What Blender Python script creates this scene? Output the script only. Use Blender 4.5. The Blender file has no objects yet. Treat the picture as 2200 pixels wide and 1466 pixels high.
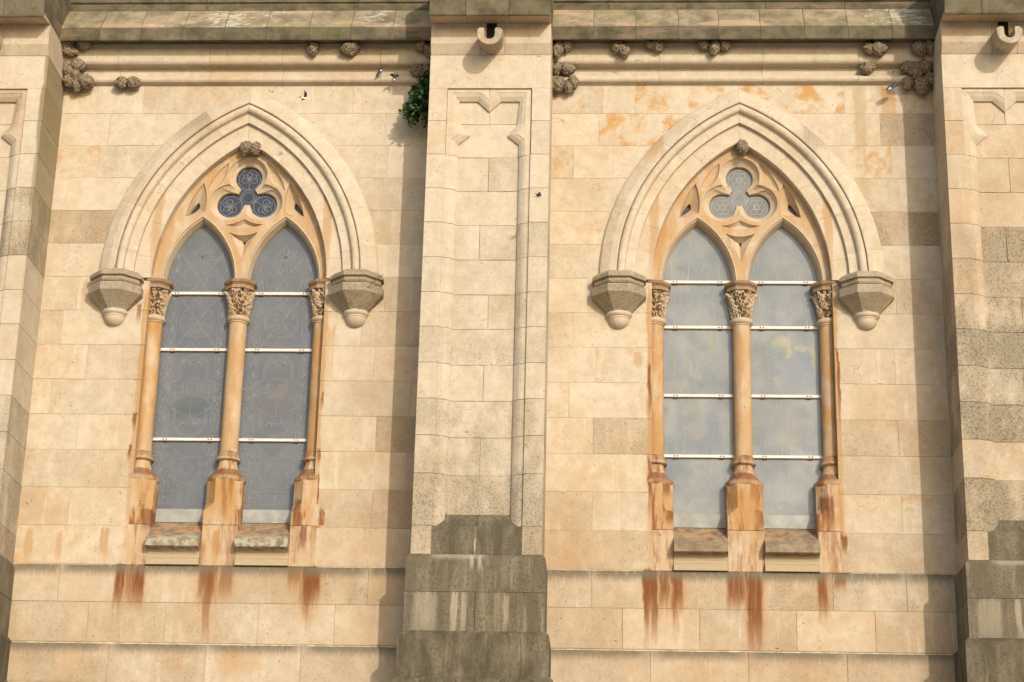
import bpy, bmesh, math, random
from mathutils import Matrix, Vector, noise
random.seed(11)
PI = math.pi
SC = bpy.context.scene
COL = SC.collection

# ------------------------------------------------------------------ camera
YAW, PITCH, ROLL = -0.0562, 0.3394, 0.0243
cd = bpy.data.cameras.new('camera'); cam = bpy.data.objects.new('camera', cd); COL.objects.link(cam)
_f = Vector((math.sin(YAW)*math.cos(PITCH), math.cos(YAW)*math.cos(PITCH), math.sin(PITCH)))
_r0 = Vector((math.cos(YAW), -math.sin(YAW), 0)); _u0 = _r0.cross(_f)
_r = _r0*math.cos(ROLL) + _u0*math.sin(ROLL); _u = -_r0*math.sin(ROLL) + _u0*math.cos(ROLL)
cam.matrix_world = Matrix(((_r.x, _u.x, -_f.x, 7.4963), (_r.y, _u.y, -_f.y, -24.0604), (_r.z, _u.z, -_f.z, -11.7186), (0, 0, 0, 1)))
cd.sensor_width = 36.0; cd.lens = 4300*36/2200; cd.clip_end = 2000
SC.camera = cam
# ------------------------------------------------------------------ sky, sun, exposure
SUN = Vector((0.48, -1.0, 0.43)).normalized()          # towards the sun
w = bpy.data.worlds.new('World'); SC.world = w; w.use_nodes = True
nt = w.node_tree; nt.nodes.clear()
sky = nt.nodes.new('ShaderNodeTexSky'); sky.sky_type = 'NISHITA'; sky.sun_disc = False
sky.sun_elevation = math.asin(SUN.z); sky.sun_rotation = math.atan2(SUN.x, SUN.y)
sky.air_density = 1.0; sky.dust_density = 2.0; sky.ozone_density = 1.0
bg = nt.nodes.new('ShaderNodeBackground'); bg.inputs['Strength'].default_value = 0.15
wo = nt.nodes.new('ShaderNodeOutputWorld')
nt.links.new(sky.outputs[0], bg.inputs[0]); nt.links.new(bg.outputs[0], wo.inputs[0])
ld = bpy.data.lights.new('sun', 'SUN'); ld.energy = 2.0; ld.angle = math.radians(0.55); ld.color = (1.0, 0.94, 0.83)
lo = bpy.data.objects.new('sun', ld); COL.objects.link(lo)
lo.rotation_euler = SUN.to_track_quat('Z', 'Y').to_euler(); lo.location = (30, -60, 30)
SC.view_settings.view_transform = 'Standard'; SC.view_settings.look = 'None'
SC.view_settings.exposure = 0.55; SC.view_settings.gamma = 1.0; SC.view_settings.use_curve_mapping = False
SC.render.engine = 'CYCLES'
SC.cycles.max_bounces = 6; SC.cycles.diffuse_bounces = 4

# ------------------------------------------------------------------ node helpers
class NB:
    def __init__(s, name):
        s.m = bpy.data.materials.new(name); s.m.use_nodes = True
        s.t = s.m.node_tree; s.t.nodes.clear()
        s.out = s.t.nodes.new('ShaderNodeOutputMaterial')
        s.b = s.t.nodes.new('ShaderNodeBsdfPrincipled'); s.t.links.new(s.b.outputs[0], s.out.inputs[0])
    def n(s, ty, **kw):
        nd = s.t.nodes.new(ty)
        for k, v in kw.items(): setattr(nd, k, v)
        return nd
    def set(s, sock, v):
        if isinstance(v, bpy.types.NodeSocket): s.t.links.new(v, sock)
        else:
            if sock.type == 'RGBA' and not hasattr(v, '__len__'): v = (v, v, v, 1)
            if sock.type == 'RGBA' and len(v) == 3: v = (*v, 1)
            sock.default_value = v
    def math(s, op, a, b=0.0, c=None, clamp=False):
        nd = s.n('ShaderNodeMath', operation=op, use_clamp=clamp)
        s.set(nd.inputs[0], a); s.set(nd.inputs[1], b)
        if c is not None: s.set(nd.inputs[2], c)
        return nd.outputs[0]
    def mix(s, f, a, b, mode='MIX'):
        nd = s.n('ShaderNodeMix', data_type='RGBA', blend_type=mode); nd.clamp_factor = True
        s.set(nd.inputs[0], f); s.set(nd.inputs[6], a); s.set(nd.inputs[7], b)
        return nd.outputs[2]
    def ramp(s, v, lo, hi, a=0.0, b=1.0):
        nd = s.n('ShaderNodeMapRange', interpolation_type='SMOOTHSTEP'); nd.clamp = True
        s.set(nd.inputs[0], v)
        for i, x in zip((1, 2, 3, 4), (lo, hi, a, b)): s.set(nd.inputs[i], x)
        return nd.outputs[0]
    def noise(s, vec, scale, detail=4.0, rough=0.55, dist=0.0):
        nd = s.n('ShaderNodeTexNoise'); s.set(nd.inputs['Vector'], vec)
        nd.inputs['Scale'].default_value = scale; nd.inputs['Detail'].default_value = detail
        nd.inputs['Roughness'].default_value = rough; nd.inputs['Distortion'].default_value = dist
        return nd.outputs[0]
    def attr(s, name):
        nd = s.n('ShaderNodeAttribute', attribute_type='OBJECT', attribute_name=name); return nd.outputs['Fac']
    def vmul(s, v, k):
        nd = s.n('ShaderNodeVectorMath', operation='MULTIPLY'); s.set(nd.inputs[0], v); nd.inputs[1].default_value = k; return nd.outputs[0]
    def coords(s, per_object=True):
        g = s.n('ShaderNodeNewGeometry'); p = g.outputs['Position']; s.normal = g.outputs['Normal']
        s.world = p
        if not per_object: return p
        oi = s.n('ShaderNodeObjectInfo'); s.rnd = oi.outputs['Random']
        c = s.n('ShaderNodeCombineXYZ'); k = s.math('MULTIPLY', s.rnd, 61.0)
        s.set(c.inputs[0], k); s.set(c.inputs[1], s.math('MULTIPLY', s.rnd, -37.0)); s.set(c.inputs[2], s.math('MULTIPLY', s.rnd, 23.0))
        a = s.n('ShaderNodeVectorMath', operation='ADD'); s.set(a.inputs[0], p); s.set(a.inputs[1], c.outputs[0])
        return a.outputs[0]
    def bump(s, h, strength=0.3, dist=0.01, prev=None):
        nd = s.n('ShaderNodeBump'); nd.inputs['Strength'].default_value = strength; nd.inputs['Distance'].default_value = dist
        s.set(nd.inputs['Height'], h)
        if prev is not None: s.set(nd.inputs['Normal'], prev)
        return nd.outputs[0]

PALE = (0.478, 0.410, 0.314); TAN = (0.40, 0.282, 0.172); RUSTC = (0.155, 0.055, 0.018); ORANGE = (0.37, 0.212, 0.082)
_cache = {}
class StoneTok:
    def __init__(t, stains): t.stains = tuple(stains)
def stone(stains=()): return StoneTok(stains)
def stone_mat(stains, dirty, spotty, coated, washed):
    """stains: (x, half width, z top, z bottom, strength, kind: rust, tan water mark, pale lime, grey, orange)"""
    ck = (stains, dirty, spotty, coated, washed)
    if ck in _cache: return _cache[ck]
    s = NB('ashlar_stone'); v = s.coords()
    tone = s.attr('tone')
    n1 = s.noise(v, 1.3, 2.0); n2 = s.noise(v, 6.0, 7.0, 0.76); n3 = s.noise(v, 70.0, 3.0, 0.7)
    st = s.noise(s.vmul(v, (13.0, 13.0, 0.9)), 1.0, 3.0, 0.6)
    nw = s.noise(s.vmul(s.world, (1.0, 1.0, 0.8)), 0.75, 3.0, 0.6)
    f = s.math('ADD', tone, s.math('MULTIPLY', s.math('SUBTRACT', n1, 0.5), 0.8))
    f = s.math('ADD', f, s.math('MULTIPLY', s.math('SUBTRACT', nw, 0.55), 1.9))
    c = s.mix(f, PALE, TAN)
    n2m = s.ramp(n2, 0.25, 0.78)
    c = s.mix(n2m, s.mix(1.0, c, (0.86, 0.825, 0.765), 'MULTIPLY'), s.mix(1.0, c, (1.08, 1.09, 1.11), 'MULTIPLY'))
    # lime runs
    c = s.mix(s.math('MULTIPLY', s.ramp(st, 0.56, 0.78), 0.34), c, (0.60, 0.53, 0.42))
    # grain speckle
    c = s.mix(s.math('MULTIPLY', s.ramp(n3, 0.56, 0.72), 0.28), c, (0.17, 0.12, 0.07))
    if spotty:
        sp = s.noise(v, 4.2, 5.0, 0.62, 0.6)
        c = s.mix(s.math('MULTIPLY', s.ramp(sp, 0.47, 0.66), s.math('MULTIPLY', s.attr('spot'), 0.95)), c, (0.40, 0.215, 0.06))
    if washed:
        ow = s.noise(s.vmul(v, (5.0, 5.0, 2.2)), 1.0, 4.0, 0.6)
        c = s.mix(s.math('MULTIPLY', s.ramp(ow, 0.28, 0.60, 0.18, 1.0), s.attr('orange')), c, ORANGE)
        rn = s.noise(s.vmul(v, (9.0, 9.0, 1.5)), 1.0, 5.0, 0.68)
        c = s.mix(s.math('MULTIPLY', s.ramp(rn, 0.47, 0.62), s.attr('rust')), c, (0.20, 0.075, 0.024))
        c = s.mix(s.math('MULTIPLY', s.ramp(n2, 0.62, 0.72), 0.5), c, (0.56, 0.47, 0.33))
    ds = None
    if dirty or coated: ds = s.noise(v, 40.0, 5.0, 0.78)
    if dirty:
        dirt = s.attr('dirt'); dn = s.noise(s.vmul(s.world, (1.0, 1.0, 0.55)), 2.4, 4.0, 0.65)
        dm = s.math('MULTIPLY', s.ramp(dn, 0.34, 0.58, 0.22, 1.0), dirt)
        c = s.mix(s.math('MULTIPLY', dm, 0.82), c, (0.21, 0.172, 0.112))
        c = s.mix(s.math('MULTIPLY', s.ramp(ds, 0.48, 0.60), s.math('MULTIPLY', dm, 0.85)), c, (0.08, 0.071, 0.05))
    if coated:
        olive = s.attr('olive')
        os_ = s.noise(s.vmul(s.world, (5.0, 5.0, 1.3)), 1.0, 6.0, 0.68)
        c = s.mix(s.math('MULTIPLY', s.ramp(os_, 0.38, 0.72, 1.0, 0.70), olive), c, (0.066, 0.056, 0.033))
        c = s.mix(s.math('MULTIPLY', s.ramp(ds, 0.52, 0.62), s.math('MULTIPLY', olive, 0.75)), c, (0.05, 0.044, 0.028))
        c = s.mix(s.math('MULTIPLY', s.ramp(st, 0.57, 0.72), s.math('MULTIPLY', olive, 0.4)), c, (0.27, 0.23, 0.14))
    # pits and vug cracks, clustered
    vo = s.n('ShaderNodeTexVoronoi'); s.set(vo.inputs['Vector'], v); vo.inputs['Scale'].default_value = 17.0
    pm = s.math('MULTIPLY', s.ramp(vo.outputs['Distance'], 0.20, 0.10), s.ramp(s.noise(v, 3.1, 1.0), 0.53, 0.64))
    pm = s.math('MULTIPLY', pm, s.ramp(n3, 0.42, 0.55))
    ck_ = s.noise(v, 3.0, 3.0, 0.6, 2.2)
    cm = s.math('MULTIPLY', s.ramp(s.math('ABSOLUTE', s.math('SUBTRACT', ck_, 0.5)), 0.008, 0.002), s.ramp(n1, 0.57, 0.64))
    pm = s.math('MAXIMUM', pm, s.math('MULTIPLY', cm, s.ramp(n2, 0.45, 0.55)))
    c = s.mix(s.math('MULTIPLY', pm, 0.85), c, (0.09, 0.065, 0.04))
    # run-off stains with a shape of their own
    if stains:
        sx = s.n('ShaderNodeSeparateXYZ'); s.set(sx.inputs[0], s.world)
        X, Z = sx.outputs[0], sx.outputs[2]
        wob = s.math('MULTIPLY', s.math('SUBTRACT', s.noise(s.vmul(s.world, (9.0, 0.0, 2.6)), 1.0, 3.0), 0.5), 0.11)
        rag = s.noise(s.vmul(s.world, (30.0, 0.0, 2.2)), 1.0, 4.0, 0.65)
        Xw = s.math('ADD', X, wob)
        for (x, hw, zt, zb, k, kind) in stains:
            a = s.math('DIVIDE', s.math('ABSOLUTE', s.math('SUBTRACT', Xw, x)), hw)
            side = s.ramp(a, 1.12, 0.62)
            d = s.math('DIVIDE', s.math('SUBTRACT', zt, Z), zt-zb)
            dd = s.math('ADD', d, s.math('MULTIPLY', s.math('SUBTRACT', rag, 0.5), 0.9))
            fade = s.math('MULTIPLY', s.ramp(dd, 1.15, 0.45), s.ramp(s.math('ADD', d, s.math('MULTIPLY', s.math('SUBTRACT', rag, 0.5), 0.35)), -0.03, 0.09))
            mk = s.math('MULTIPLY', s.math('MULTIPLY', side, fade), s.ramp(rag, 0.25, 0.55, 0.55, 1.0))
            colr = (RUSTC, (0.33, 0.235, 0.125), (0.45, 0.385, 0.28), (0.13, 0.108, 0.072), (0.35, 0.185, 0.06), (0.15, 0.115, 0.04))[kind]
            c = s.mix(s.math('MULTIPLY', mk, k), c, colr)
    s.set(s.b.inputs['Base Color'], c)
    s.b.inputs['Roughness'].default_value = 0.9; s.b.inputs['Specular IOR Level'].default_value = 0.22
    h = s.math('ADD', s.math('MULTIPLY', s.noise(v, 6.0, 3.0, 0.68), 0.6), s.math('MULTIPLY', s.noise(v, 60.0, 2.0, 0.7), 0.4))
    s.set(s.b.inputs['Normal'], s.bump(h, 0.5, 0.014))
    _cache[ck] = s.m
    return s.m

def weathered():
    s = NB('weathered_cornice_stone'); v = s.coords()
    n2 = s.noise(v, 4.0, 8.0, 0.68); n3 = s.noise(v, 55.0, 5.0, 0.72)
    c = s.mix(s.ramp(n2, 0.3, 0.72), (0.078, 0.066, 0.040), (0.19, 0.155, 0.102))
    pk = s.noise(s.vmul(s.world, (1.1, 1.0, 5.0)), 1.0, 4.0)
    c = s.mix(s.ramp(pk, 0.54, 0.66, 0.0, 0.7), c, (0.25, 0.165, 0.12))
    gr = s.noise(s.vmul(s.world, (0.9, 1.0, 3.0)), 1.7, 4.0)
    c = s.mix(s.ramp(gr, 0.52, 0.66, 0.0, 0.45), c, (0.15, 0.135, 0.062))
    c = s.mix(s.ramp(n3, 0.55, 0.68, 0.0, 0.55), c, (0.055, 0.048, 0.035))
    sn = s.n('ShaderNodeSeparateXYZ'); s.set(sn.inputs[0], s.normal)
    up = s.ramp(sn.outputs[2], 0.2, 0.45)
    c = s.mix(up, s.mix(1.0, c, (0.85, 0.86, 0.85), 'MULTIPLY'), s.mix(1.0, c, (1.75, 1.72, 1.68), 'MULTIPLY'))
    li = s.noise(s.vmul(s.world, (6.5, 6.5, 15.0)), 1.0, 8.0, 0.78)
    lz = s.noise(s.vmul(s.world, (0.75, 0.0, 0.3)), 1.0, 2.0)
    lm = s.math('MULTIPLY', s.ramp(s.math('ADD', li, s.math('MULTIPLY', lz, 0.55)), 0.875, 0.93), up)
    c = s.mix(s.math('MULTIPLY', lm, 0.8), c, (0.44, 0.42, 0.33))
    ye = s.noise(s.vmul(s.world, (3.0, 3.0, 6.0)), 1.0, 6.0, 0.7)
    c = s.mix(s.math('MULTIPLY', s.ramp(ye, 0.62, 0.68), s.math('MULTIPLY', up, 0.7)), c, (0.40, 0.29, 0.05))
    s.set(s.b.inputs['Base Color'], c); s.b.inputs['Roughness'].default_value = 0.95; s.b.inputs['Specular IOR Level'].default_value = 0.15
    s.set(s.b.inputs['Normal'], s.bump(s.math('ADD', n2, s.math('MULTIPLY', n3, 0.7)), 0.6, 0.02))
    return s.m

def sill_mat():
    s = NB('lichened_sill_stone'); v = s.coords()
    n2 = s.noise(v, 7.0, 8.0, 0.68); n3 = s.noise(v, 50.0, 5.0, 0.7)
    lich = s.attr('lichen')
    c = s.mix(s.ramp(n2, 0.3, 0.7), (0.15, 0.105, 0.07), (0.31, 0.24, 0.155))
    c = s.mix(s.ramp(n3, 0.54, 0.66, 0.0, 0.6), c, (0.075, 0.045, 0.035))
    sp = s.n('ShaderNodeSeparateXYZ'); s.set(sp.inputs[0], s.world)
    up = s.ramp(sp.outputs[2], -5.93, -5.80)
    low = s.ramp(sp.outputs[2], -5.985, -6.01)
    c = s.mix(s.math('MULTIPLY', s.ramp(s.noise(v, 11.0, 7.0, 0.7), 0.46, 0.54), s.math('MULTIPLY', lich, s.ramp(sp.outputs[2], -5.76, -5.86))), c, (0.33, 0.32, 0.235))
    c = s.mix(s.math('MULTIPLY', s.ramp(s.noise(v, 9.0, 5.0), 0.5, 0.6), s.ramp(sp.outputs[2], -5.86, -5.78, 0.0, 0.7)), c, (0.42, 0.22, 0.09))
    c = s.mix(low, c, (0.37, 0.29, 0.185))
    s.set(s.b.inputs['Base Color'], c); s.b.inputs['Roughness'].default_value = 0.95; s.b.inputs['Specular IOR Level'].default_value = 0.15
    s.set(s.b.inputs['Normal'], s.bump(s.math('ADD', n2, n3), 0.6, 0.012))
    return s.m

def simple(name, col, rough=0.7, var=0.15, scale=20.0, bump=0.2, spec=0.3, per_object=True):
    s = NB(name); v = s.coords(per_object)
    n = s.noise(v, scale, 5.0, 0.65)
    c = s.mix(s.ramp(n, 0.3, 0.7), tuple(x*(1-var) for x in col), tuple(min(1, x*(1+var)) for x in col))
    s.set(s.b.inputs['Base Color'], c); s.b.inputs['Roughness'].default_value = rough; s.b.inputs['Specular IOR Level'].default_value = spec
    s.set(s.b.inputs['Normal'], s.bump(n, bump, 0.006))
    return s.m

def glass_mat(name, c0, c1, tint, streak, spots=(), green=0.0):
    """spots: painted areas of the glass (x, z, half width, half height, colour, strength)"""
    s = NB(name); v = s.coords(False)
    n = s.noise(v, 2.1, 4.0, 0.6); n2 = s.noise(s.vmul(s.world, (24.0, 0.0, 1.6)), 1.0, 4.0, 0.65)
    c = s.mix(s.ramp(n, 0.3, 0.7), c0, c1)
    n4 = s.noise(v, 3.4, 4.0, 0.6)
    c = s.mix(s.ramp(n4, 0.50, 0.64, 0.0, 0.6), c, tint)
    if spots:
        sx = s.n('ShaderNodeSeparateXYZ'); s.set(sx.inputs[0], s.world)
        w1 = s.math('MULTIPLY', s.math('SUBTRACT', s.noise(v, 5.0, 3.0), 0.5), 0.30)
        X = s.math('ADD', sx.outputs[0], w1); Z = s.math('ADD', sx.outputs[2], s.math('MULTIPLY', s.math('SUBTRACT', s.noise(v, 4.1, 3.0), 0.5), 0.30))
        for (x, z, rx, rz, colr, k) in spots:
            a = s.math('DIVIDE', s.math('SUBTRACT', X, x), rx); b = s.math('DIVIDE', s.math('SUBTRACT', Z, z), rz)
            r2 = s.math('ADD', s.math('MULTIPLY', a, a), s.math('MULTIPLY', b, b))
            c = s.mix(s.ramp(r2, 1.5, 0.4, 0.0, k*0.75), c, colr)
    c = s.mix(s.ramp(n2, 0.58, 0.74, 0.0, streak), c, (0.42, 0.42, 0.40))
    if green:
        gn = s.noise(s.vmul(s.world, (17.0, 0.0, 1.1)), 1.0, 3.0, 0.6)
        c = s.mix(s.ramp(gn, 0.55, 0.70, 0.0, green), c, (0.20, 0.205, 0.09))
    dr = s.noise(s.vmul(s.world, (60.0, 0.0, 13.0)), 1.0, 3.0, 0.6)
    c = s.mix(s.ramp(dr, 0.72, 0.77, 0.0, 0.7), c, (0.6, 0.6, 0.57))
    s.set(s.b.inputs['Base Color'], c); s.b.inputs['Roughness'].default_value = 0.24
    s.b.inputs['Specular IOR Level'].default_value = 0.35
    s.set(s.b.inputs['Normal'], s.bump(s.noise(v, 3.0, 2.0), 0.06, 0.02))
    return s.m

MUD = None
def mud_mat():
    s = NB('mud_pellets'); v = s.coords()
    vo = s.n('ShaderNodeTexVoronoi'); s.set(vo.inputs['Vector'], v); vo.inputs['Scale'].default_value = 48.0
    n = s.noise(v, 14.0, 5.0)
    c = s.mix(n, (0.20, 0.152, 0.103), (0.38, 0.30, 0.21))
    c = s.mix(s.ramp(vo.outputs['Distance'], 0.3, 0.75, 0.0, 0.7), c, (0.07, 0.05, 0.033))
    s.set(s.b.inputs['Base Color'], c); s.b.inputs['Roughness'].default_value = 1.0; s.b.inputs['Specular IOR Level'].default_value = 0.05
    s.set(s.b.inputs['Normal'], s.bump(s.math('SUBTRACT', 1.0, vo.outputs['Distance']), 0.9, 0.02))
    return s.m

M_MORTAR = simple('lime_mortar', (0.45, 0.37, 0.255), 0.95, 0.3, 9.0, 0.4, 0.1, False)
M_WEATH = weathered(); M_SILL = sill_mat()
M_GLASSL = glass_mat('dusty_blue_glass', (0.098, 0.105, 0.115), (0.128, 0.132, 0.135), (0.098, 0.108, 0.13), 0.12,
    [(1.985, -3.78, .09, .13, (.135, .12, .11), .7), (1.985, -4.02, .24, .11, (.07, .082, .08), .7), (1.97, -4.13, .26, .07, (.07, .082, .08), .6), (3.12, -3.80, .10, .11, (.17, .14, .115), .8), (3.12, -4.02, .26, .12, (.125, .11, .105), .75), (3.11, -3.66, .12, .05, (.11, .10, .095), .7), (2.86, -3.83, .06, .06, (.13, .15, .18), .6)])
M_GLASSR = glass_mat('pale_grey_glass', (0.145, 0.16, 0.168), (0.225, 0.23, 0.22), (0.135, 0.155, 0.185), 0.32,
    [(9.58, -3.08, .10, .09, (.31, .29, .16), .75), (9.66, -3.22, .055, .13, (.31, .29, .16), .75), (9.86, -3.16, .10, .045, (.30, .285, .16), .7), (9.98, -3.36, .045, .17, (.30, .285, .16), .7), (9.50, -3.20, .13, .09, (.17, .195, .175), .6), (9.85, -3.55, .22, .2, (.16, .185, .235), .65), (9.53, -3.62, .05, .06, (.28, .235, .19), .7), (9.62, -3.68, .12, .13, (.21, .205, .185), .5),
     (8.50, -3.58, .05, .06, (.29, .245, .21), .8), (8.32, -3.68, .05, .06, (.27, .23, .19), .6), (8.50, -3.35, .14, .28, (.20, .195, .18), .5), (8.50, -4.28, .13, .15, (.245, .23, .21), .6), (8.30, -4.15, .07, .14, (.13, .15, .185), .6), (8.70, -4.18, .08, .15, (.13, .15, .185), .6), (8.45, -4.5, .35, .1, (.15, .17, .2), .5), (9.6, -4.2, .25, .35, (.21, .19, .17), .4)], 0.45)
M_GLASSRT = glass_mat('grey_trefoil_glass', (0.115, 0.115, 0.115), (0.16, 0.158, 0.15), (0.13, 0.145, 0.115), 0.05)
M_GLASST = glass_mat('dark_blue_glass', (0.026, 0.029, 0.040), (0.042, 0.046, 0.062), (0.03, 0.04, 0.085), 0.02)
M_LEADL = simple('grey_lead', (0.18, 0.186, 0.196), 0.6, 0.2, 12.0, 0.1)
M_LEADR = simple('pale_lead', (0.31, 0.31, 0.30), 0.6, 0.2, 12.0, 0.1)
M_BAR = simple('white_painted_bar', (0.55, 0.51, 0.47), 0.55, 0.08, 25.0, 0.1)
M_BOLT = simple('rusty_bolt', (0.16, 0.075, 0.03), 0.9, 0.3, 60.0, 0.2)
M_STRIP = simple('glass_foot_strip', (0.27, 0.265, 0.24), 0.5, 0.2, 6.0, 0.1)
M_MUD = mud_mat()
M_LEAF = simple('green_leaf', (0.042, 0.085, 0.024), 0.6, 0.45, 9.0, 0.1, 0.3)
M_STEM = simple('brown_stem', (0.11, 0.075, 0.04), 0.9, 0.3, 40.0, 0.2)
M_BIRDB = simple('black_plumage', (0.018, 0.018, 0.028), 0.45, 0.3, 60.0, 0.1, 0.5)
M_BIRDW = simple('white_plumage', (0.72, 0.70, 0.66), 0.8, 0.08, 60.0, 0.1)
M_GROUND = simple('pale_paving', (0.50, 0.42, 0.31), 0.9, 0.2, 0.8, 0.3, 0.2, False)
M_DARK = simple('painted_hole_shade', (0.02, 0.016, 0.012), 1.0, 0.2, 30.0, 0.1, 0.1)  # near-black colour that stands for the shade behind the spouts

# ------------------------------------------------------------------ object helpers
LOC = {}
def thing(name, label, cat, loc=(0, 0, 0), group=None):
    o = bpy.data.objects.new(name, None); COL.objects.link(o); o.location = loc; o.empty_display_size = 0.2
    o['label'] = label; o['category'] = cat; o['kind'] = 'thing'
    if group: o['group'] = group
    LOC[o.name] = Vector(loc)
    return o
def link(name, me, mat, parent=None, **props):
    o = bpy.data.objects.new(name, me); COL.objects.link(o)
    if isinstance(mat, StoneTok):
        g_ = lambda k: props.get(k, 0.0) > 0.001
        mat = stone_mat(mat.stains, g_('dirt'), g_('spot'), g_('olive'), g_('orange'))
    if mat is not None:
        if not me.materials: me.materials.append(mat)
        elif me.materials[0] != mat:
            o.material_slots[0].link = 'OBJECT'; o.material_slots[0].material = mat
    if parent is not None:
        o.parent = parent
        if parent.type == 'EMPTY': o.matrix_parent_inverse = Matrix.Translation(-LOC[parent.name])
    for k, v in props.items(): o[k] = v
    return o
def mesh(name, V, F, smooth=False):
    me = bpy.data.meshes.new(name); me.from_pydata([tuple(v) for v in V], [], F); me.validate()
    bm = bmesh.new(); bm.from_mesh(me); bmesh.ops.recalc_face_normals(bm, faces=bm.faces)
    if smooth:
        for f in bm.faces: f.smooth = True
        for e in bm.edges:
            if len(e.link_faces) == 2 and e.calc_face_angle(0) > math.radians(38): e.smooth = False
    bm.to_mesh(me); bm.free()
    return me
def P(x, out, z): return (x, -out, z)      # 'out' is measured from the wall face towards the viewer

def props(lo=0.2, hi=0.9, dirt=0.0, spot=0.0, olive=0.0, orange=0.0):
    return dict(rust=0.0, tone=random.uniform(lo, hi), dirt=float(dirt), spot=float(spot), olive=float(olive), orange=float(orange))

def inset(poly, b):
    n = len(poly); A = sum(poly[i][0]*poly[(i+1) % n][1]-poly[(i+1) % n][0]*poly[i][1] for i in range(n)); sg = 1 if A > 0 else -1
    res = []
    for i in range(n):
        a = Vector(poly[i-1]); p = Vector(poly[i]); c = Vector(poly[(i+1) % n])
        d1 = (p-a).normalized() if (p-a).length > 1e-9 else Vector((1, 0)); d2 = (c-p).normalized() if (c-p).length > 1e-9 else d1
        n1 = Vector((-d1.y, d1.x))*sg; n2 = Vector((-d2.y, d2.x))*sg
        m = n1+n2; L = m.length
        m = m/L if L > 1e-6 else n1
        k = b/max(0.35, m.dot(n1))
        res.append((p.x+m.x*k, p.y+m.y*k))
    return res
def ragged(poly):
    """long edges broken into short ones that wander a little, some corners chipped off"""
    n = len(poly); res = []
    for i in range(n):
        a = Vector(poly[i]); b = Vector(poly[(i+1) % n]); pr = Vector(poly[i-1]); L = (b-a).length
        lp = (pr-a).length
        if L > .2 and lp > .2 and random.random() < .22:
            c1 = random.uniform(.008, .03); c2 = random.uniform(.008, .03)
            res.append(tuple(a+(pr-a)/lp*c1)); res.append(tuple(a+(b-a)/L*c2))
        else: res.append(tuple(a))
        k = 1 if L < .2 else min(5, int(L/.16)+1)
        d = (b-a)/L if L else Vector((0, 0)); nn = Vector((-d.y, d.x))
        for q in range(1, k):
            t = (q+random.uniform(-.3, .3))/k
            res.append(tuple(a+(b-a)*t+nn*random.choice((0, 0, .0012, .003, -.0006))))
    return res
def slab(name, poly, front, back, mat, parent, bev=0.003, gap=0.0012, **pr):
    """stone with outline poly (x,z), worn edge, face at 'front', running back to 'back'"""
    A = sum(poly[i][0]*poly[(i+1) % len(poly)][1]-poly[(i+1) % len(poly)][0]*poly[i][1] for i in range(len(poly)))
    if A < 0: poly = poly[::-1]
    poly = ragged(poly)
    n = len(poly); q = inset(poly, gap); r = inset(poly, gap+bev)
    V = [P(x, front, z) for x, z in r]+[P(x, front-bev, z) for x, z in q]+[P(x, back, z) for x, z in q]
    F = [list(range(n))]
    for i in range(n):
        j = (i+1) % n
        F.append([i, j, n+j, n+i]); F.append([n+i, n+j, 2*n+j, 2*n+i])
    return link(name, mesh(name, V, F), mat, parent, **pr)
def rect(x0, x1, z0, z1): return [(x0, z0), (x1, z0), (x1, z1), (x0, z1)]
def extrude_x(name, prof, x0, x1, mat, parent, gap=0.003, smooth=False, **pr):
    """prof: closed list of (out,z), swept from x0 to x1"""
    n = len(prof); x0 += gap; x1 -= gap
    V = [P(x0, o, z) for o, z in prof]+[P(x1, o, z) for o, z in prof]
    F = [[i, (i+1) % n, n+(i+1) % n, n+i] for i in range(n)]+[list(range(n)), list(range(n, 2*n))[::-1]]
    return link(name, mesh(name, V, F), mat, parent, **pr)
def extrude_z(name, plan, z0, z1, mat, parent, gap=0.003, **pr):
    """plan: closed list of (x,out), raised from z0 to z1"""
    n = len(plan); z0 += gap; z1 -= gap
    V = [P(x, o, z0) for x, o in plan]+[P(x, o, z1) for x, o in plan]
    F = [[i, (i+1) % n, n+(i+1) % n, n+i] for i in range(n)]+[list(range(n)), list(range(n, 2*n))[::-1]]
    return link(name, mesh(name, V, F), mat, parent, **pr)
def lathe_mesh(name, prof, seg=28, smooth=True, fn=None):
    """prof: list of (r,z) around the vertical axis, local coordinates"""
    V = []; F = []
    for r, z in prof:
        for i in range(seg):
            a = 2*PI*i/seg; rr = r+(fn(a, z, r) if fn else 0.0)
            V.append((rr*math.cos(a), rr*math.sin(a), z))
    m = len(prof)
    for j in range(m-1):
        for i in range(seg):
            k = (i+1) % seg
            F.append([j*seg+i, j*seg+k, (j+1)*seg+k, (j+1)*seg+i])
    F.append(list(range(seg))); F.append(list(range((m-1)*seg, m*seg)))
    me = mesh(name, V, F, smooth)
    return me
def place(o, x, out, z):
    o.location = (x, -out, z)
    return o

# ------------------------------------------------------------------ ground
g = mesh('ground', [(-400, -400, -13.3), (400, -400, -13.3), (400, 400, -13.3), (-400, 400, -13.3)], [[0, 1, 2, 3]])
go = link('ground', g, M_GROUND); go['kind'] = 'structure'

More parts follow.
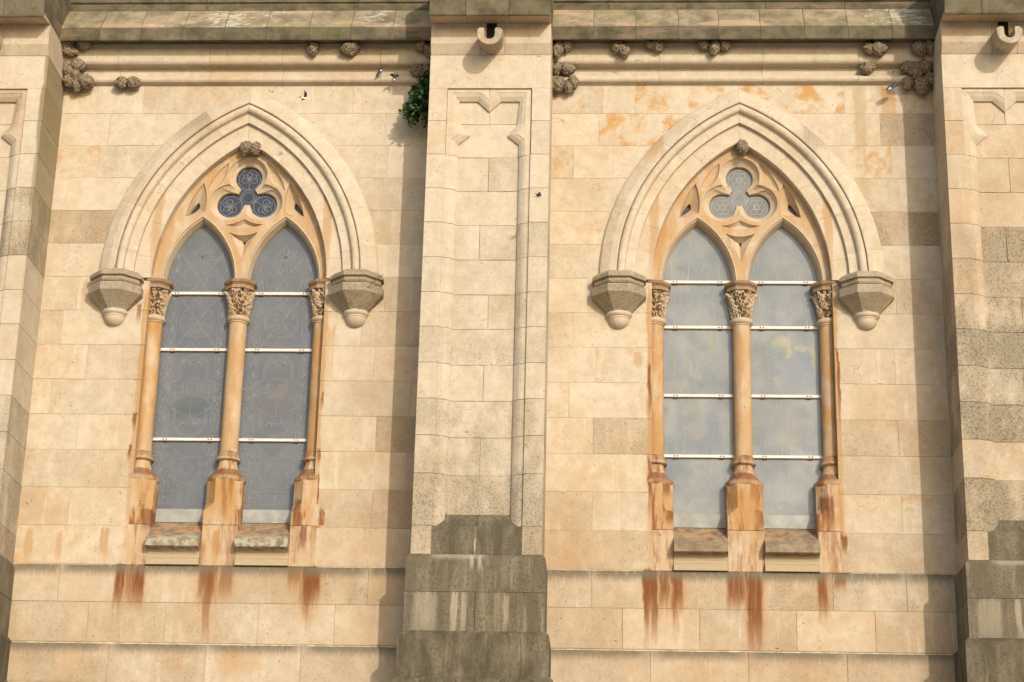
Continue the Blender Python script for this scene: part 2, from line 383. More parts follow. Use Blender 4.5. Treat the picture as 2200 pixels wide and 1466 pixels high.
# ------------------------------------------------------------------ wall bays
CZ = [0.43, 0.0]+[-0.47*k for k in range(1, 11)]+[-4.7-0.4922*k for k in (1, 2, 3)]   # course c lies between CZ[c] and CZ[c+1]
SPR, ARC, ROUT, RARR = -2.36, 1.08, 2.905, 2.228
RH = 2.86
RUST = [(1.37,.061,-6.71,.95),(1.48,.038,-6.66,.6),(1.602,.084,-6.69,.95),(2.457,.115,-6.62,.75),(2.474,.046,-7.1,.55),(2.688,.087,-6.56,.6),(3.53,.081,-6.40,.6),(3.743,.115,-6.65,.9),(3.717,.049,-6.85,.6),
        (7.902,.079,-6.72,.97),(7.857,.034,-7.02,.8),(7.954,.034,-7.02,.75),(8.072,.056,-6.66,.8),(8.222,.076,-6.68,.85),(8.203,.029,-6.88,.6),(8.942,.107,-6.64,.85),(9.162,.10,-7.2,.98),(9.982,.062,-6.70,.85),(10.192,.064,-6.34,.8)]
WALLST = [(x+.01, h*1.5, -6.165, zb-.14, .5, 4) for x, h, zb, k in RUST]+[(x, h*1.08, -6.165, zb-.06, min(1.0, k*1.12), 0) for x, h, zb, k in RUST]
# tan and orange runs seen on single stones
WALLST += [(10.66, .085, .45, -1.1, .55, 1), (0.17, .05, -5.72, -6.2, .55, 4), (0.55, .045, -5.75, -6.2, .5, 4), (1.12, .06, -5.70, -6.15, .7, 4), (0.95, .05, -2.45, -2.8, .5, 4), (0.55, .03, -2.40, -2.8, .45, 4),
           (3.80, .07, -3.0, -3.9, .35, 4), (4.0, .1, -3.0, -4.1, .2, 2), (0.7, .1, -3.8, -5.2, .25, 2), (7.75, .05, -3.35, -3.6, .5, 4), (8.05, .04, -3.35, -3.55, .4, 4),
           (2.95, .3, -7.2, -7.6, .45, 4), (2.1, .14, -7.2, -7.6, .3, 4), (11.05, .1, .4, -.15, .6, 4)]
def run(xc, u, zt, zb, k, kind=0, hw=0.022): return (xc+u, hw, zt, zb, k, kind)
for xc in (2.555, 9.075):
    WALLST += [run(xc, -1.17, -2.35, -6.1, .75, 4, .05), run(xc, 1.165, -2.4, -6.1, .75, 4, .045), run(xc, -1.0, -5.1, -6.17, .8, 4, .2), run(xc, 1.03, -5.1, -6.17, .8, 4, .2)]
WALLST += [run(2.555, 1.19, -5.0, -5.9, .9, 0, .028), run(2.555, 1.12, -5.6, -6.1, .9, 0, .04), run(2.555, -1.2, -4.2, -4.45, .85, 0, .025), run(2.555, -1.21, -4.62, -4.85, .85, 0, .025), run(2.555, -1.26, -2.72, -2.98, .8, 0, .03),
           run(9.075, -1.175, -3.5, -4.2, .95, 0, .026), run(9.075, -1.175, -4.72, -5.5, .95, 0, .026), run(9.075, 1.2, -3.3, -4.35, .9, 0, .02), run(9.075, 1.05, -5.2, -5.75, .9, 0, .07), run(9.075, 1.2, -5.72, -5.95, .9, 0, .04), run(9.075, 1.1, -5.66, -5.8, .8, 0, .1),
           run(2.555, 1.19, -3.9, -4.1, .8, 0, .02), run(2.555, 1.18, -4.65, -4.85, .9, 0, .025)]
def stone_for(poly, extra=()):
    xs = [p[0] for p in poly]; zs = [p[1] for p in poly]
    l = [s for s in WALLST if s[0]+s[1]*1.4 > min(xs) and s[0]-s[1]*1.4 < max(xs) and s[2] > min(zs) and s[3] < max(zs)]
    return stone(tuple(l)+tuple(extra))
def hw(z, r=RH):
    d = r*r-(z-SPR)**2
    return math.sqrt(d)-ARC if d > ARC*ARC else 0.0
def side_poly(xj, z0, z1, xc, sgn):
    """stone from a joint xj to the arch edge on side sgn"""
    zap = SPR+math.sqrt(RH*RH-ARC*ARC)
    zt = min(z1, zap)
    pts = []
    for i in range(9):
        z = z0+(zt-z0)*i/8
        u = hw(z) if z > SPR+0.001 else 1.15
        pts.append((xc+sgn*u, z))
    if z1 > zap: pts.append((xc, z1))
    base = [(xj, z1), (xj, z0)]
    return base+pts
BAYS = {
 'L': dict(x0=0.0, x1=5.04, xc=2.555,
   L={0:[.463,1.092],1:[.66],2:[.565],6:[.464],7:[.306],8:[.675],9:[.25],10:[.647],12:[.626]},
   R={0:[3.931],1:[4.392],2:[4.44],3:[],6:[4.484],7:[4.20],8:[4.391],9:[4.871],10:[4.455],11:[4.851],12:[4.446]},
   t0=[.611,1.506,2.576,3.614,4.452], t1=[1.015,1.977,3.124,4.061], t2=[1.33,2.518,3.684]),
 'R': dict(x0=6.605, x1=11.62, xc=9.075,
   L={0:[7.274,7.707],1:[7.222],2:[6.895],6:[7.104],7:[6.918],8:[7.22],9:[6.878],10:[7.188],12:[7.185]},
   R={0:[10.459],1:[10.918],2:[11.04],6:[11.028],7:[11.276],8:[10.978],10:[10.982],12:[10.988]},
   t0=[7.19,8.01,9.063,10.111,10.994], t1=[7.566,8.497,9.661,10.603], t2=[7.905,9.076,10.248]),
}
TONES = {('L','L',4,0):(.75,.5,0),('R','R',4,0):(.8,.62,0),('R','R',5,0):(.35,.1,0),('L','R',10,1):(.75,.45,.1),('L','L',10,0):(.1,.1,.1),('R','L',10,1):(.6,.38,0),('R','L',2,0):(.3,.1,.9),('R','L',1,1):(.15,0,.95),('R','L',0,2):(.2,0,.95),
         ('R','R',0,0):(.15,0,.95),('R','R',0,1):(.1,0,.7),('R','R',1,1):(.5,.45,.1),('R','R',2,0):(.2,0,.8),('R','R',3,0):(.25,.12,.4),('R','R',6,1):(.4,.35,0),('R','R',10,0):(.5,.3,0),('R','R',12,1):(.4,.1,.7),('R','R',13,0):(.7,.25,0),
         ('L','L',2,0):(.2,0,.6),('L','L',0,0):(.3,0,.55),('L','R',12,1):(.9,.3,.4),('L','R',4,0):(.3,.15,.2),('L','L',13,0):(.5,0,.4),('L','R',3,0):(.3,.25,0)}
def lower_stone(name, x0, x1, z0, z1, out, parent, chamf, **pr):
    mat = stone_for(rect(x0, x1, z0, z1), ((( x0+x1)/2, (x1-x0)*.55, z1+.05, z1-.15, .95, 3),) if chamf else ())
    if not chamf: return slab(name, rect(x0, x1, z0, z1), out, -.05, mat, parent, **pr)
    return extrude_x(name, [(-.05, z0+.003), (out, z0+.003), (out, z1-.055), (out-.012, z1-.035), (0.0, z1), (-.05, z1)], x0, x1, mat, parent, **pr)

for bk, B in BAYS.items():
    nm = 'left' if bk == 'L' else 'right'
    lab = ('cream ashlar church wall around the blue grey window, left of the middle buttress' if bk == 'L' else 'cream ashlar church wall around the pale grey window, right of the middle buttress')
    W = thing('church_wall', lab, 'wall', ((B['x0']+B['x1'])/2, 0, -13.3), 'church wall bays'); B['obj'] = W
    x0, x1, xc = B['x0'], B['x1'], B['xc']
    for c in range(len(CZ)-1):
        z1, z0 = CZ[c], CZ[c+1]
        for sd, sgn, edge in (('L', -1, x0), ('R', 1, x1)):
            js = list(B[sd].get(c, []))
            if sd == 'L': xs = [edge-.02]+js
            else: xs = [edge+.02]+js[::-1]
            for i in range(len(xs)):
                last = i == len(xs)-1
                poly = side_poly(xs[i], z0, z1, xc, sgn) if last else rect(min(xs[i], xs[i+1]), max(xs[i], xs[i+1]), z0, z1)
                if last and c == 5: poly = rect(min(xs[i], xc+sgn*1.15), max(xs[i], xc+sgn*1.15), z0, z1) if z1 <= SPR else poly
                key = (bk, sd, c, i if sd == 'L' else len(xs)-1-i)
                if key in TONES:
                    t = TONES[key]; pr = dict(tone=t[0], dirt=t[1], spot=t[2], olive=0.0, orange=0.0)
                else:
                    low = max(0, (c-4))/9
                    pr = props(-.10+.6*low, .12+.65*low, dirt=random.choice((0, 0, 0.08, .22)), spot=random.choice((0, 0, .08, .25)))
                slab('ashlar_block', poly, random.uniform(-.002, .002), -.36 if last else -.06, stone_for(poly), W, bev=random.uniform(.0015, .004), gap=random.uniform(.0004, .0016), **pr)
    for tj, zz0, zz1, out, ch in ((B['t0'], -6.66, -6.185, .055, True), (B['t1'], -7.16, -6.66, .055, False), (B['t2'], -7.66, -7.16, .11, True)):
        xs = [x0-.02]+tj+[x1+.02]
        for a, b in zip(xs, xs[1:]):
            lower_stone('ashlar_block', a, b, zz0, zz1, out+random.uniform(-.002, .002), W, ch, **props(.5, .85, dirt=random.choice((.12, .25, .4)) if ch else random.choice((0, .1, .25)), spot=random.choice((0, .1))))
    # plain courses below the picture, down to the ground
    z = -7.66; k = 0
    while z > -13.2:
        zb = max(-13.3, z-.5); xs = [x0-.02]+[x0+(x1-x0)*(i+(.5 if k % 2 else 0.15))/5 for i in range(5)]+[x1+.02]
        for a, b in zip(xs, xs[1:]): slab('ashlar_block', rect(a, b, zb, z), .11, -.05, stone(), W, **props(.3, .9, dirt=.2))
        z = zb; k += 1
    # mortar bed behind the stones, with the window hole
    hole = [(xc-1.25, -6.19)]+[(xc-1.25, SPR)]
    rr = 2.36
    for i in range(13):
        a = PI-(PI-math.acos(-ARC/rr))*i/12; hole.append((xc+ARC+rr*math.cos(a), SPR+rr*math.sin(a)))
    hole += [(2*xc-x, z) for x, z in hole[::-1][1:]]
    outer = [(x0-.1, -6.19)]+[(x0-.1, 0.5), (x1+.1, 0.5), (x1+.1, -6.19)]
    poly = outer+hole[::-1]
    me = mesh('mortar_bed', [P(x, -.0055, z) for x, z in poly], [list(range(len(poly)))])
    link('mortar_bed', me, M_MORTAR, W)
    link('mortar_bed', mesh('mortar_bed', [P(x0-.1, .045, -7.18), P(x1+.1, .045, -7.18), P(x1+.1, .045, -6.26), P(x0-.1, .045, -6.26)], [[0, 1, 2, 3]]), M_MORTAR, W)
    link('mortar_bed', mesh('mortar_bed', [P(x0-.1, .1, -13.3), P(x1+.1, .1, -13.3), P(x1+.1, .1, -7.24), P(x0-.1, .1, -7.24)], [[0, 1, 2, 3]]), M_MORTAR, W)

for B in BAYS.values():
    x0, x1 = B['x0'], B['x1']
    link('mortar_bed', mesh('mortar_bed', [P(x0-.1, -.02, -13.3), P(x1+.1, -.02, -13.3), P(x1+.1, -.02, -6.14), P(x0-.1, -.02, -6.14)], [[0, 1, 2, 3]]), M_MORTAR, B['obj'])

# plain stretches of the same wall beyond the outer buttresses
for x0, x1, lab in ((-5.2, -1.565, 'cream ashlar wall beyond the left hand buttress'), (13.185, 16.8, 'cream ashlar wall beyond the right hand buttress')):
    W = thing('church_wall', lab, 'wall', ((x0+x1)/2, 0, -13.3), 'church wall bays')
    zz = [.43]+CZ[1:]+[-6.66, -7.16]+[-7.66-.5*k for k in range(12)]
    for k, (z1, z0) in enumerate(zip(zz, zz[1:])):
        z0 = max(z0, -13.3)
        xs = [x0]+[x0+(x1-x0)*(i+(.35 if k % 2 else .75))/3 for i in range(3)]+[x1]
        for a, b in zip(xs, xs[1:]): slab('ashlar_block', rect(a, b, z0, z1), .0 if z1 > -6.1 else .055, -.05, stone(), W, **props(.1, .8))
    link('mortar_bed', mesh('mortar_bed', [P(x0, -.009, -13.3), P(x1, -.009, -13.3), P(x1, -.009, .5), P(x0, -.009, .5)], [[0, 1, 2, 3]]), M_MORTAR, W)

# ------------------------------------------------------------------ string course, cornice and parapet of each bay
def arcp(cx, cz, r, a0, a1, n):
    return [(cx+r*math.cos(math.radians(a0+(a1-a0)*i/n)), cz+r*math.sin(math.radians(a0+(a1-a0)*i/n))) for i in range(n+1)]
STRING = [(-.05, .418), (.02, .418), (.025, .43)]+arcp(.045, .478, .050, -110, 80, 7)+[(.02, .53), (-.012, .532), (-.012, .546), (.012, .55), (.012, .64), (.006, .662), (.088, .662)]+arcp(.108, .722, .062, -105, 0, 6)+[(.17, .80), (.165, .958), (-.05, .958)]
CORNICE = [(.10, .962), (.165, .960), (.37, .915), (.385, .885), (.412, .885), (.42, .90), (.42, 1.075), (.408, 1.09), (.15, 1.468), (.10, 1.47)]
PARAPET = [(.0, 1.473), (.125, 1.473), (.135, 1.485), (.135, 1.565), (.105, 1.58), (.10, 1.60), (.13, 1.615), (.13, 2.1), (0, 2.1)]
for bk, x0, x1, sj, cj, pj, lab in (
  ('L', 0.0, 5.04, [.749, 1.992, 2.971, 4.298], [.532, 1.077, 1.659, 2.215, 2.775, 3.353, 3.917, 4.48], [.801, 1.878, 2.919, 3.961], 'moulded cornice with lichened sloping top above the blue grey window'),
  ('R', 6.605, 11.62, [8.02, 9.394, 10.65], [7.149, 7.707, 8.272, 8.803, 9.348, 9.929, 10.497, 11.069], [7.358, 8.401, 9.446, 10.493], 'moulded cornice with lichened sloping top above the pale grey window'),
  ('X', -5.2, -1.565, [-4, -2.8], [-4.6, -4, -3.4, -2.8, -2.2], [-4, -3], 'moulded cornice beyond the left hand buttress'),
  ('Y', 13.185, 16.8, [14.3, 15.6], [13.8, 14.4, 15, 15.6, 16.2], [14.2, 15.2], 'moulded cornice beyond the right hand buttress')):
    T = thing('cornice', lab, 'cornice', ((x0+x1)/2, 0, .42), 'cornices between the buttresses')
    xs = [x0-.02]+sj+[x1+.02]
    for a, b in zip(xs, xs[1:]): extrude_x('string_course_stone', STRING, a, b, stone(), T, gap=.002, **props(-.2, .35, dirt=.05, spot=.08))
    xs = [x0-.02]+cj+[x1+.02]
    for a, b in zip(xs, xs[1:]):
        d = random.uniform(-.004, .004)
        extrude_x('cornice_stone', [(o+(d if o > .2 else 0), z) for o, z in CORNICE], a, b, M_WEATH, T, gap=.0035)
    xs = [x0-.02]+pj+[x1+.02]
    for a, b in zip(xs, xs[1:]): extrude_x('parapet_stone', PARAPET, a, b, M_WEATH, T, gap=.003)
    extrude_x('mortar_bed', [(-.06, .43), (-.015, .43), (-.02, .64), (.09, .70), (.155, .80), (.15, .955), (.15, .97), (.36, .935), (.405, .91), (.405, 1.065), (.14, 1.45), (.095, 1.50), (.09, 2.05), (-.06, 2.05)], x0-.01, x1+.01, M_MORTAR, T)

# ------------------------------------------------------------------ buttresses
BZ = [-.035, -.50, -.97, -1.44, -1.91, -2.38, -2.85, -3.31, -3.78, -4.245, -4.715, -5.195, -5.685]
U1, U2, U3, UW, UC = .238, .298, .388, 1.565, .78
MIDJ = {0: .78, 2: .79, 4: .70, 6: .835, 8: .80, 10: .785}
def buttress(xb, lab, level):
    """level(course index, which) -> dict of weathering"""
    T = thing('buttress', lab, 'buttress', (xb+UC, -.4, -13.3), 'buttresses of the church wall')
    F = .82
    def lv(i, wch): return level(i, wch)
    # core behind the joints
    core = [(xb+.012, -.05), (xb+.012, .685), (xb+UW-.012, .685), (xb+UW-.012, -.05)]
    extrude_z('core', core, -13.3, .45, M_MORTAR, T)
    splay = [(U1, F), (U1, F-.03), (U2, F-.034)]+[(U2+(U3-U2)*t, F-.034-.058*(t**1.5)) for t in (.35, .7, 1.0)]+[(U3, F-.125)]
    for i in range(len(BZ)-1):
        z1, z0 = BZ[i], BZ[i+1]
        zq = z0 if i < len(BZ)-2 else -5.845
        sp = splay if i >= 2 else [(U1-.004, F), (U1-.004, F-.06)]
        left = [(0, -.05), (0, F)]+sp+[(sp[-1][0]+.02, F-.125 if i >= 2 else .70), (sp[-1][0]+.02, .66), (.05, .66), (.05, -.05)]
        left = [(u, o+(random.uniform(-.002, .002))) for u, o in left]
        extrude_z('quoin_stone', [(xb+u, o) for u, o in left], zq, z1, stone(), T, **lv(i, 'L'))
        extrude_z('quoin_stone', [(xb+UW-u, o) for u, o in left], zq, z1, stone(((xb+UW+.01, .06, 1.2, -2.6, .75, 5),) if xb < 0 else ()), T, **lv(i, 'R'))
        # sunk panel stones
        ms = [U1-.05 if i < 2 else U3-.01]+([MIDJ[i]] if i in MIDJ else [])+[UW-(U1-.05 if i < 2 else U3-.01)]
        zb = z0 if i < len(BZ)-2 else z0+.0
        for k, (a, b) in enumerate(zip(ms, ms[1:])):
            slab('panel_stone', rect(xb+a, xb+b, zb, z1), .70+random.uniform(-.002, .002), .60, stone(), T, **lv(i, 'M%d' % k))
    # cusped head of the panel, two stones
    outer = [(.307, -.97), (.307, -.755), (.404, -.673), (.315, -.528), (.30, -.085), (.66, -.085), (.779, -.186)]
    inner = [(.388, -.97), (.388, -.80), (.536, -.675), (.414, -.516), (.386, -.184), (.628, -.184), (.779, -.331)]
    for sgn in (-1, 1):
        m = (lambda u: u) if sgn < 0 else (lambda u: 2*.779-u)
        V = []; Fc = []
        bnd = [(U1, -.97), (U1, -.038), (.779-.003, -.038)]
        front = [outer[i] for i in range(7)]
        # flat face between the step and the splay
        fp = bnd+front[::-1]
        for u, z in fp: V.append(P(xb+m(u), F-.03, z))
        Fc.append(list(range(len(fp))))
        b0 = len(V)
        n = 7
        for f in (0.0, .5, 1.0):
            for (a, b) in zip(outer, inner):
                u = a[0]+(b[0]-a[0])*f; z = a[1]+(b[1]-a[1])*f
                V.append(P(xb+m(u), F-.034-.055*(f**1.5), z))
        for b, z in inner: V.append(P(xb+m(b), F-.123, z))
        for r in range(3):
            for i in range(n-1): Fc.append([b0+r*n+i, b0+r*n+i+1, b0+(r+1)*n+i+1, b0+(r+1)*n+i])
        link('panel_head', mesh('panel_head', V, Fc), stone(), T, **lv(0, 'H'))
    # plain course over the panel, and the moulded cap
    extrude_z('frieze_stone', [(xb, -.05), (xb, F), (xb+UW, F), (xb+UW, -.05)], -.038, .442, stone(((xb+UW+.01, .06, 1.2, -2.6, .75, 5),) if xb < 0 else ()), T, **lv(-1, 'F'))
    for a, b in ((0, .645), (.645, .965), (.965, UW)):
        extrude_x('cap_moulding', [(-.05, .444), (F+.002, .444), (F+.012, .458), (.90, .572), (.90, .860), (-.05, .860)], xb+a, xb+b, stone(), T, gap=.0025, **lv(-1, 'B'))
    for a, b in ((0, .47), (.47, 1.03), (1.03, UW)):
        extrude_x('cap_soffit_stone', [(-.05, .863), (.899, .863), (1.20, .803), (1.20, .87), (-.05, .89)], xb+a, xb+b, stone(), T, gap=.0025, **lv(-1, 'S'))
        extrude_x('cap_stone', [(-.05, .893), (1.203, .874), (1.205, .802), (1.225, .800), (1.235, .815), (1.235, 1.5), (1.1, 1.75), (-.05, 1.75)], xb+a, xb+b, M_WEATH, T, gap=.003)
    # water spout: open channel with rounded underside
    cx, cz, r, ri = xb+.79, .515, .163, .072
    U = [(-r, .06)]+[(r*math.cos(math.radians(a)), r*math.sin(math.radians(a))) for a in range(180, 361, 15)]+[(r, .06), (r-.03, .085), (ri+.01, .085), (ri, .06)]+[(ri*math.cos(math.radians(a)), -.012+ri*math.sin(math.radians(a))) for a in range(360, 179, -20)]+[(-ri, .06), (-ri-.01, .085), (-r+.03, .085)]
    nU = len(U); V = []; Fc = []
    for o, k in ((.80, 1.0), (1.265, .985), (1.275, .95)):
        for u, z in U: V.append(P(cx+u*k, o, cz+z*k+(.10 if o < 1 else 0)))
    for j in range(2):
        for i in range(nU): Fc.append([j*nU+i, j*nU+(i+1) % nU, (j+1)*nU+(i+1) % nU, (j+1)*nU+i])
    Fc.append(list(range(2*nU, 3*nU)))
    ws = link('water_spout', mesh('water_spout', V, Fc), stone(), T, **lv(-1, 'P'))
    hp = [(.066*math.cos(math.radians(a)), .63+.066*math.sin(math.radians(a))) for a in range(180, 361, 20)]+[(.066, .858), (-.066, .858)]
    link('drain_hole_shade', mesh('drain_hole_shade', [P(cx+x, .9035, z) for x, z in hp], [list(range(len(hp)))]), M_DARK, ws)  # flat black face on the cap moulding, paints the hole's shade behind the channel
    # sloping foot of the panel and base course
    extrude_x('panel_foot', [(.60, -5.685), (.70, -5.685), (.725, -5.75), (.745, -5.765), (.785, -5.83), (.785, -5.845), (.60, -5.845)], xb+U1-.003, xb+.775, stone(), T, **lv(12, 'M0'))
    extrude_x('panel_foot', [(.60, -5.685), (.70, -5.685), (.725, -5.75), (.745, -5.765), (.785, -5.83), (.785, -5.845), (.60, -5.845)], xb+.775, xb+UW-U1+.003, stone(), T, **lv(12, 'M1'))
    for a, b, q in ((0, U1, 'L'), (U1, .775, 'M0'), (.775, UW-U1, 'M1'), (UW-U1, UW, 'R')):
        top = -5.845
        plan = [(xb+a, -.05), (xb+a, F), (xb+b, F), (xb+b, -.05)]
        extrude_z('base_stone', plan, -6.195, top, stone(((xb+.775, .012, -6.0, -6.22, .7, 2),) if q[0] == 'M' else ()), T, gap=.002, **lv(12, q))
    # stepped plinth
    zz = [(-6.225, -6.66, .05, None, True), (-6.66, -7.16, .05, .79, False), (-7.16, -7.70, .11, None, True), (-7.70, -8.2, .17, .6, True), (-8.2, -8.8, .17, .9, False), (-8.8, -9.9, .17, .5, False), (-9.9, -11.5, .17, .8, False), (-11.5, -13.3, .17, .6, False)]
    for i, (z1, z0, e, jt, ch) in enumerate(zz):
        js = [-e]+([jt] if jt else [])+[UW+e]
        for k, (a, b) in enumerate(zip(js, js[1:])):
            o = F+e; c = .028 if ch else .006; top = z1+(.035 if ch else 0)
            V = []; ring = lambda ea, eb, oo, z: [P(xb+a+ea, -.05, z), P(xb+a+ea, oo, z), P(xb+b-eb, oo, z), P(xb+b-eb, -.05, z)]
            g = .003
            V += ring(g, g, o, z0+g); V += ring(g, g, o, z1-c); V += ring(.012 if not k else g, .012 if b == js[-1] else g, o-.02 if ch else o-.004, z1-.004)
            V += ring(.05 if not k and ch else g, .05 if b == js[-1] and ch else g, o-(.06 if ch else .006), top)
            Fc = []
            for j in range(3):
                for q in range(4): Fc.append([j*4+q, j*4+(q+1) % 4, (j+1)*4+(q+1) % 4, (j+1)*4+q])
            Fc.append([12, 13, 14, 15]); Fc.append([0, 1, 2, 3])
            runs = {0: ((xb+.72, .03, z1+.02, z1-.17, .5, 2), (xb+.84, .02, z1+.02, z1-.2, .5, 2), (xb+.6, .35, z1+.04, z1-.05, .4, 2)), 1: ((xb+.54, .04, z1+.02, z0-.1, .42, 2), (xb+.66, .035, z1+.02, z0-.1, .35, 2), (xb+1.16, .035, z1-.02, z0, .36, 2), (xb+.2, .16, z1+.02, z0-.2, .3, 2))}.get(i, ())
            link('plinth_stone', mesh('plinth_stone', V, Fc), stone(runs), T, **lv(13+i, 'P%d' % k))
    return T
def lev_mid(i, q):
    if i < 0: return {'F': dict(tone=.05, dirt=0.0, spot=.05, olive=0.0, orange=0.0), 'B': dict(tone=.25, dirt=.12, spot=.1, olive=0.0, orange=.05), 'S': dict(tone=.7, dirt=.05, spot=.1, olive=0.0, orange=.15), 'P': dict(tone=.4, dirt=.55, spot=0.0, olive=0.0, orange=.1)}[q]
    if i >= 13: return props(.3, .6, dirt=.3, olive=.88 if i < 15 else 1.0)
    if i == 12: return props(.3, .5, dirt=.45, olive=.95) if q[0] == 'M' else props(.4, .6, dirt=.5 if q == 'L' else .75)
    if i == 0 and q == 'H': return props(.0, .2)
    d = max(0.0, (i-6)/6)
    dd = random.choice((0, .05, .14)) if i < 5 else .2+d*.6
    if q in ('M1',) and i in (2, 4, 6): dd = .32
    if q in ('R',) and i in (4, 6, 9, 10): dd = max(dd, .4)
    if i == 9: dd = max(dd, .5)
    if i == 8: dd = .2
    return props(-.1+.3*d, .2+.3*d, dirt=dd)
def lev_left(i, q):
    if i < 0 or i >= 12: return lev_mid(i, q)
    if q in 'LR': return props(.0, .5, dirt={3: .75, 4: .85, 8: .15, 9: .6, 10: .6, 11: .7}.get(i, .1))
    return props(.0, .5, dirt=.1)
def lev_right(i, q):
    if i < 0 or i >= 12: return lev_mid(i, q)
    d = {2: .2, 3: .15, 4: .4, 5: .6, 6: .75, 7: 1.0, 8: .7, 9: 1.0, 10: .3, 11: 1.0}.get(i, .08)
    if q == 'M1' or q == 'M0': d = {4: .8, 5: .7, 6: .95}.get(i, d)
    return props(.2, .6, dirt=d, spot=.3 if i == 10 else .05)
buttress(5.04, 'stone buttress with a long sunk cusped panel, standing between the two windows', lev_mid)
buttress(-1.565, 'stone buttress cut by the left edge, beside the blue grey window', lev_left)
buttress(11.62, 'stone buttress with dark mottled blocks at the right edge, beside the pale grey window', lev_right)

# ------------------------------------------------------------------ windows
HOOD = [(0, -.02), (0, .035), (.015, .05), (.13, .108), (.205, .125), (.217, .118), (.22, .07), (.228, .066)]+[(.277-.052*math.cos(math.radians(a)), .082+.05*math.sin(math.radians(a))) for a in range(0, 151, 25)]+[(.335, .058), (.345, .055), (.452, .055), (.455, .05), (.455, -.02)]
def arc_piece(name, xc, sgn, prof, a0, a1, last, mat, parent, n=7, gap=.0012, **pr):
    """prof (rho from the outer edge, out); a0..a1 angles in degrees from the springing"""
    V = []; F = []; m = len(prof)
    for i in range(n+1):
        t = a0+gap*57/2.6+(a1-a0-2*gap*57/2.6*(0 if last else 1))*i/n if False else a0+(a1-a0)*i/n
        for rho, o in prof:
            r = ROUT-rho
            lim = 180-math.degrees(math.acos(-ARC/r))
            t0 = a0+math.degrees(gap/r)*(1 if a0 > 0 else 0); t1 = lim if last else a1-math.degrees(gap/r)
            th = t0+(t1-t0)*i/n
            a = math.radians(180-th)
            x = ARC+r*math.cos(a); z = SPR+r*math.sin(a)
            if last and i == n: x = -.0012
            jj = 0 if i in (0, n) else noise.noise(Vector((x*9+xc, z*9, rho*30)))*.004
            V.append(P(xc+(x if sgn < 0 else -x)+jj*.6, o+(jj if o > -.01 else 0), z))
    for i in range(n):
        for j in range(m-1): F.append([i*m+j, i*m+j+1, (i+1)*m+j+1, (i+1)*m+j])
    F.append(list(range(m))); F.append(list(range(n*m, (n+1)*m)))
    return link(name, mesh(name, V, F), mat, parent, **pr)
def light_arc(r, side, n=10):
    """outline over one light, from its left foot to its right foot, local x"""
    c, off = side*.555, .616
    L = []
    for i in range(n+1):
        a0 = PI; a1 = math.acos(-off/r); a = a0+(a1-a0)*i/n
        L.append((c+off+r*math.cos(a), SPR+r*math.sin(a)))
    R = [(2*c-x, z) for x, z in L[::-1][1:]]
    return L+R
TC = (0.004, -1.105)
def lobes(rad, r0, n=96, dist=.258):
    pts = []
    for i in range(n):
        a = 2*PI*i/n; best = r0
        for k in range(3):
            b = PI/2+k*2*PI/3; d = dist*math.cos(a-b); h = rad*rad-(dist*math.sin(a-b))**2
            if h > 0 and d > 0: best = max(best, d+math.sqrt(h))
        pts.append((TC[0]+best*math.cos(a), TC[1]+best*math.sin(a)))
    return pts
def subdiv(poly, k):
    res = []
    for a, b in zip(poly, poly[1:]+poly[:1]):
        for i in range(k): res.append((a[0]+(b[0]-a[0])*i/k, a[1]+(b[1]-a[1])*i/k))
    return res
def bow(a, b, s, n=5):
    """points from a towards b, bulging by s to the left of the direction"""
    d = Vector((b[0]-a[0], b[1]-a[1])); nn = Vector((-d.y, d.x)).normalized()
    return [(a[0]+d.x*i/n+nn.x*s*4*(i/n)*(1-i/n), a[1]+d.y*i/n+nn.y*s*4*(i/n)*(1-i/n)) for i in range(n)]
def mir(p): return [(-x, z) for x, z in p[::-1]]
TRI_O = bow((-.575, -.955), (-.535, -1.37), .03)+bow((-.535, -1.37), (-.79, -1.435), .02)+bow((-.79, -1.435), (-.575, -.955), .035)
TRI_I = bow((-.65, -1.19), (-.637, -1.28), .01)+bow((-.637, -1.28), (-.765, -1.37), .01)+bow((-.765, -1.37), (-.65, -1.19), .012)
MOU_O = bow((-.26, -.66), (-.312, -.915), .02)+bow((-.312, -.915), (-.52, -1.068), .03)+bow((-.52, -1.068), (-.26, -.66), .045)
MOU_I = [(-.36+(x+.364)*.45, -.87+(z+.88)*.45) for x, z in MOU_O]
CRE_O = bow((-.25, -1.556), (0, -1.474), -.02, 6)+bow((0, -1.474), (.26, -1.553), -.02, 6)+bow((.26, -1.553), (-.25, -1.556), .045, 8)
CRE_I = [(x*.6, -1.552+(z+1.545)*.5) for x, z in CRE_O]
LOW_O = bow((-.19, -1.663), (.19, -1.662), -.045, 8)+bow((.19, -1.662), (0, -2.07), -.015, 6)+bow((0, -2.07), (-.19, -1.663), -.015, 6)
LOW_I = [(x*.16+.004, -1.772+(z+1.80)*.17) for x, z in LOW_O]
TREF_O = lobes(.268, .0); TREF_I = lobes(.178, .13)

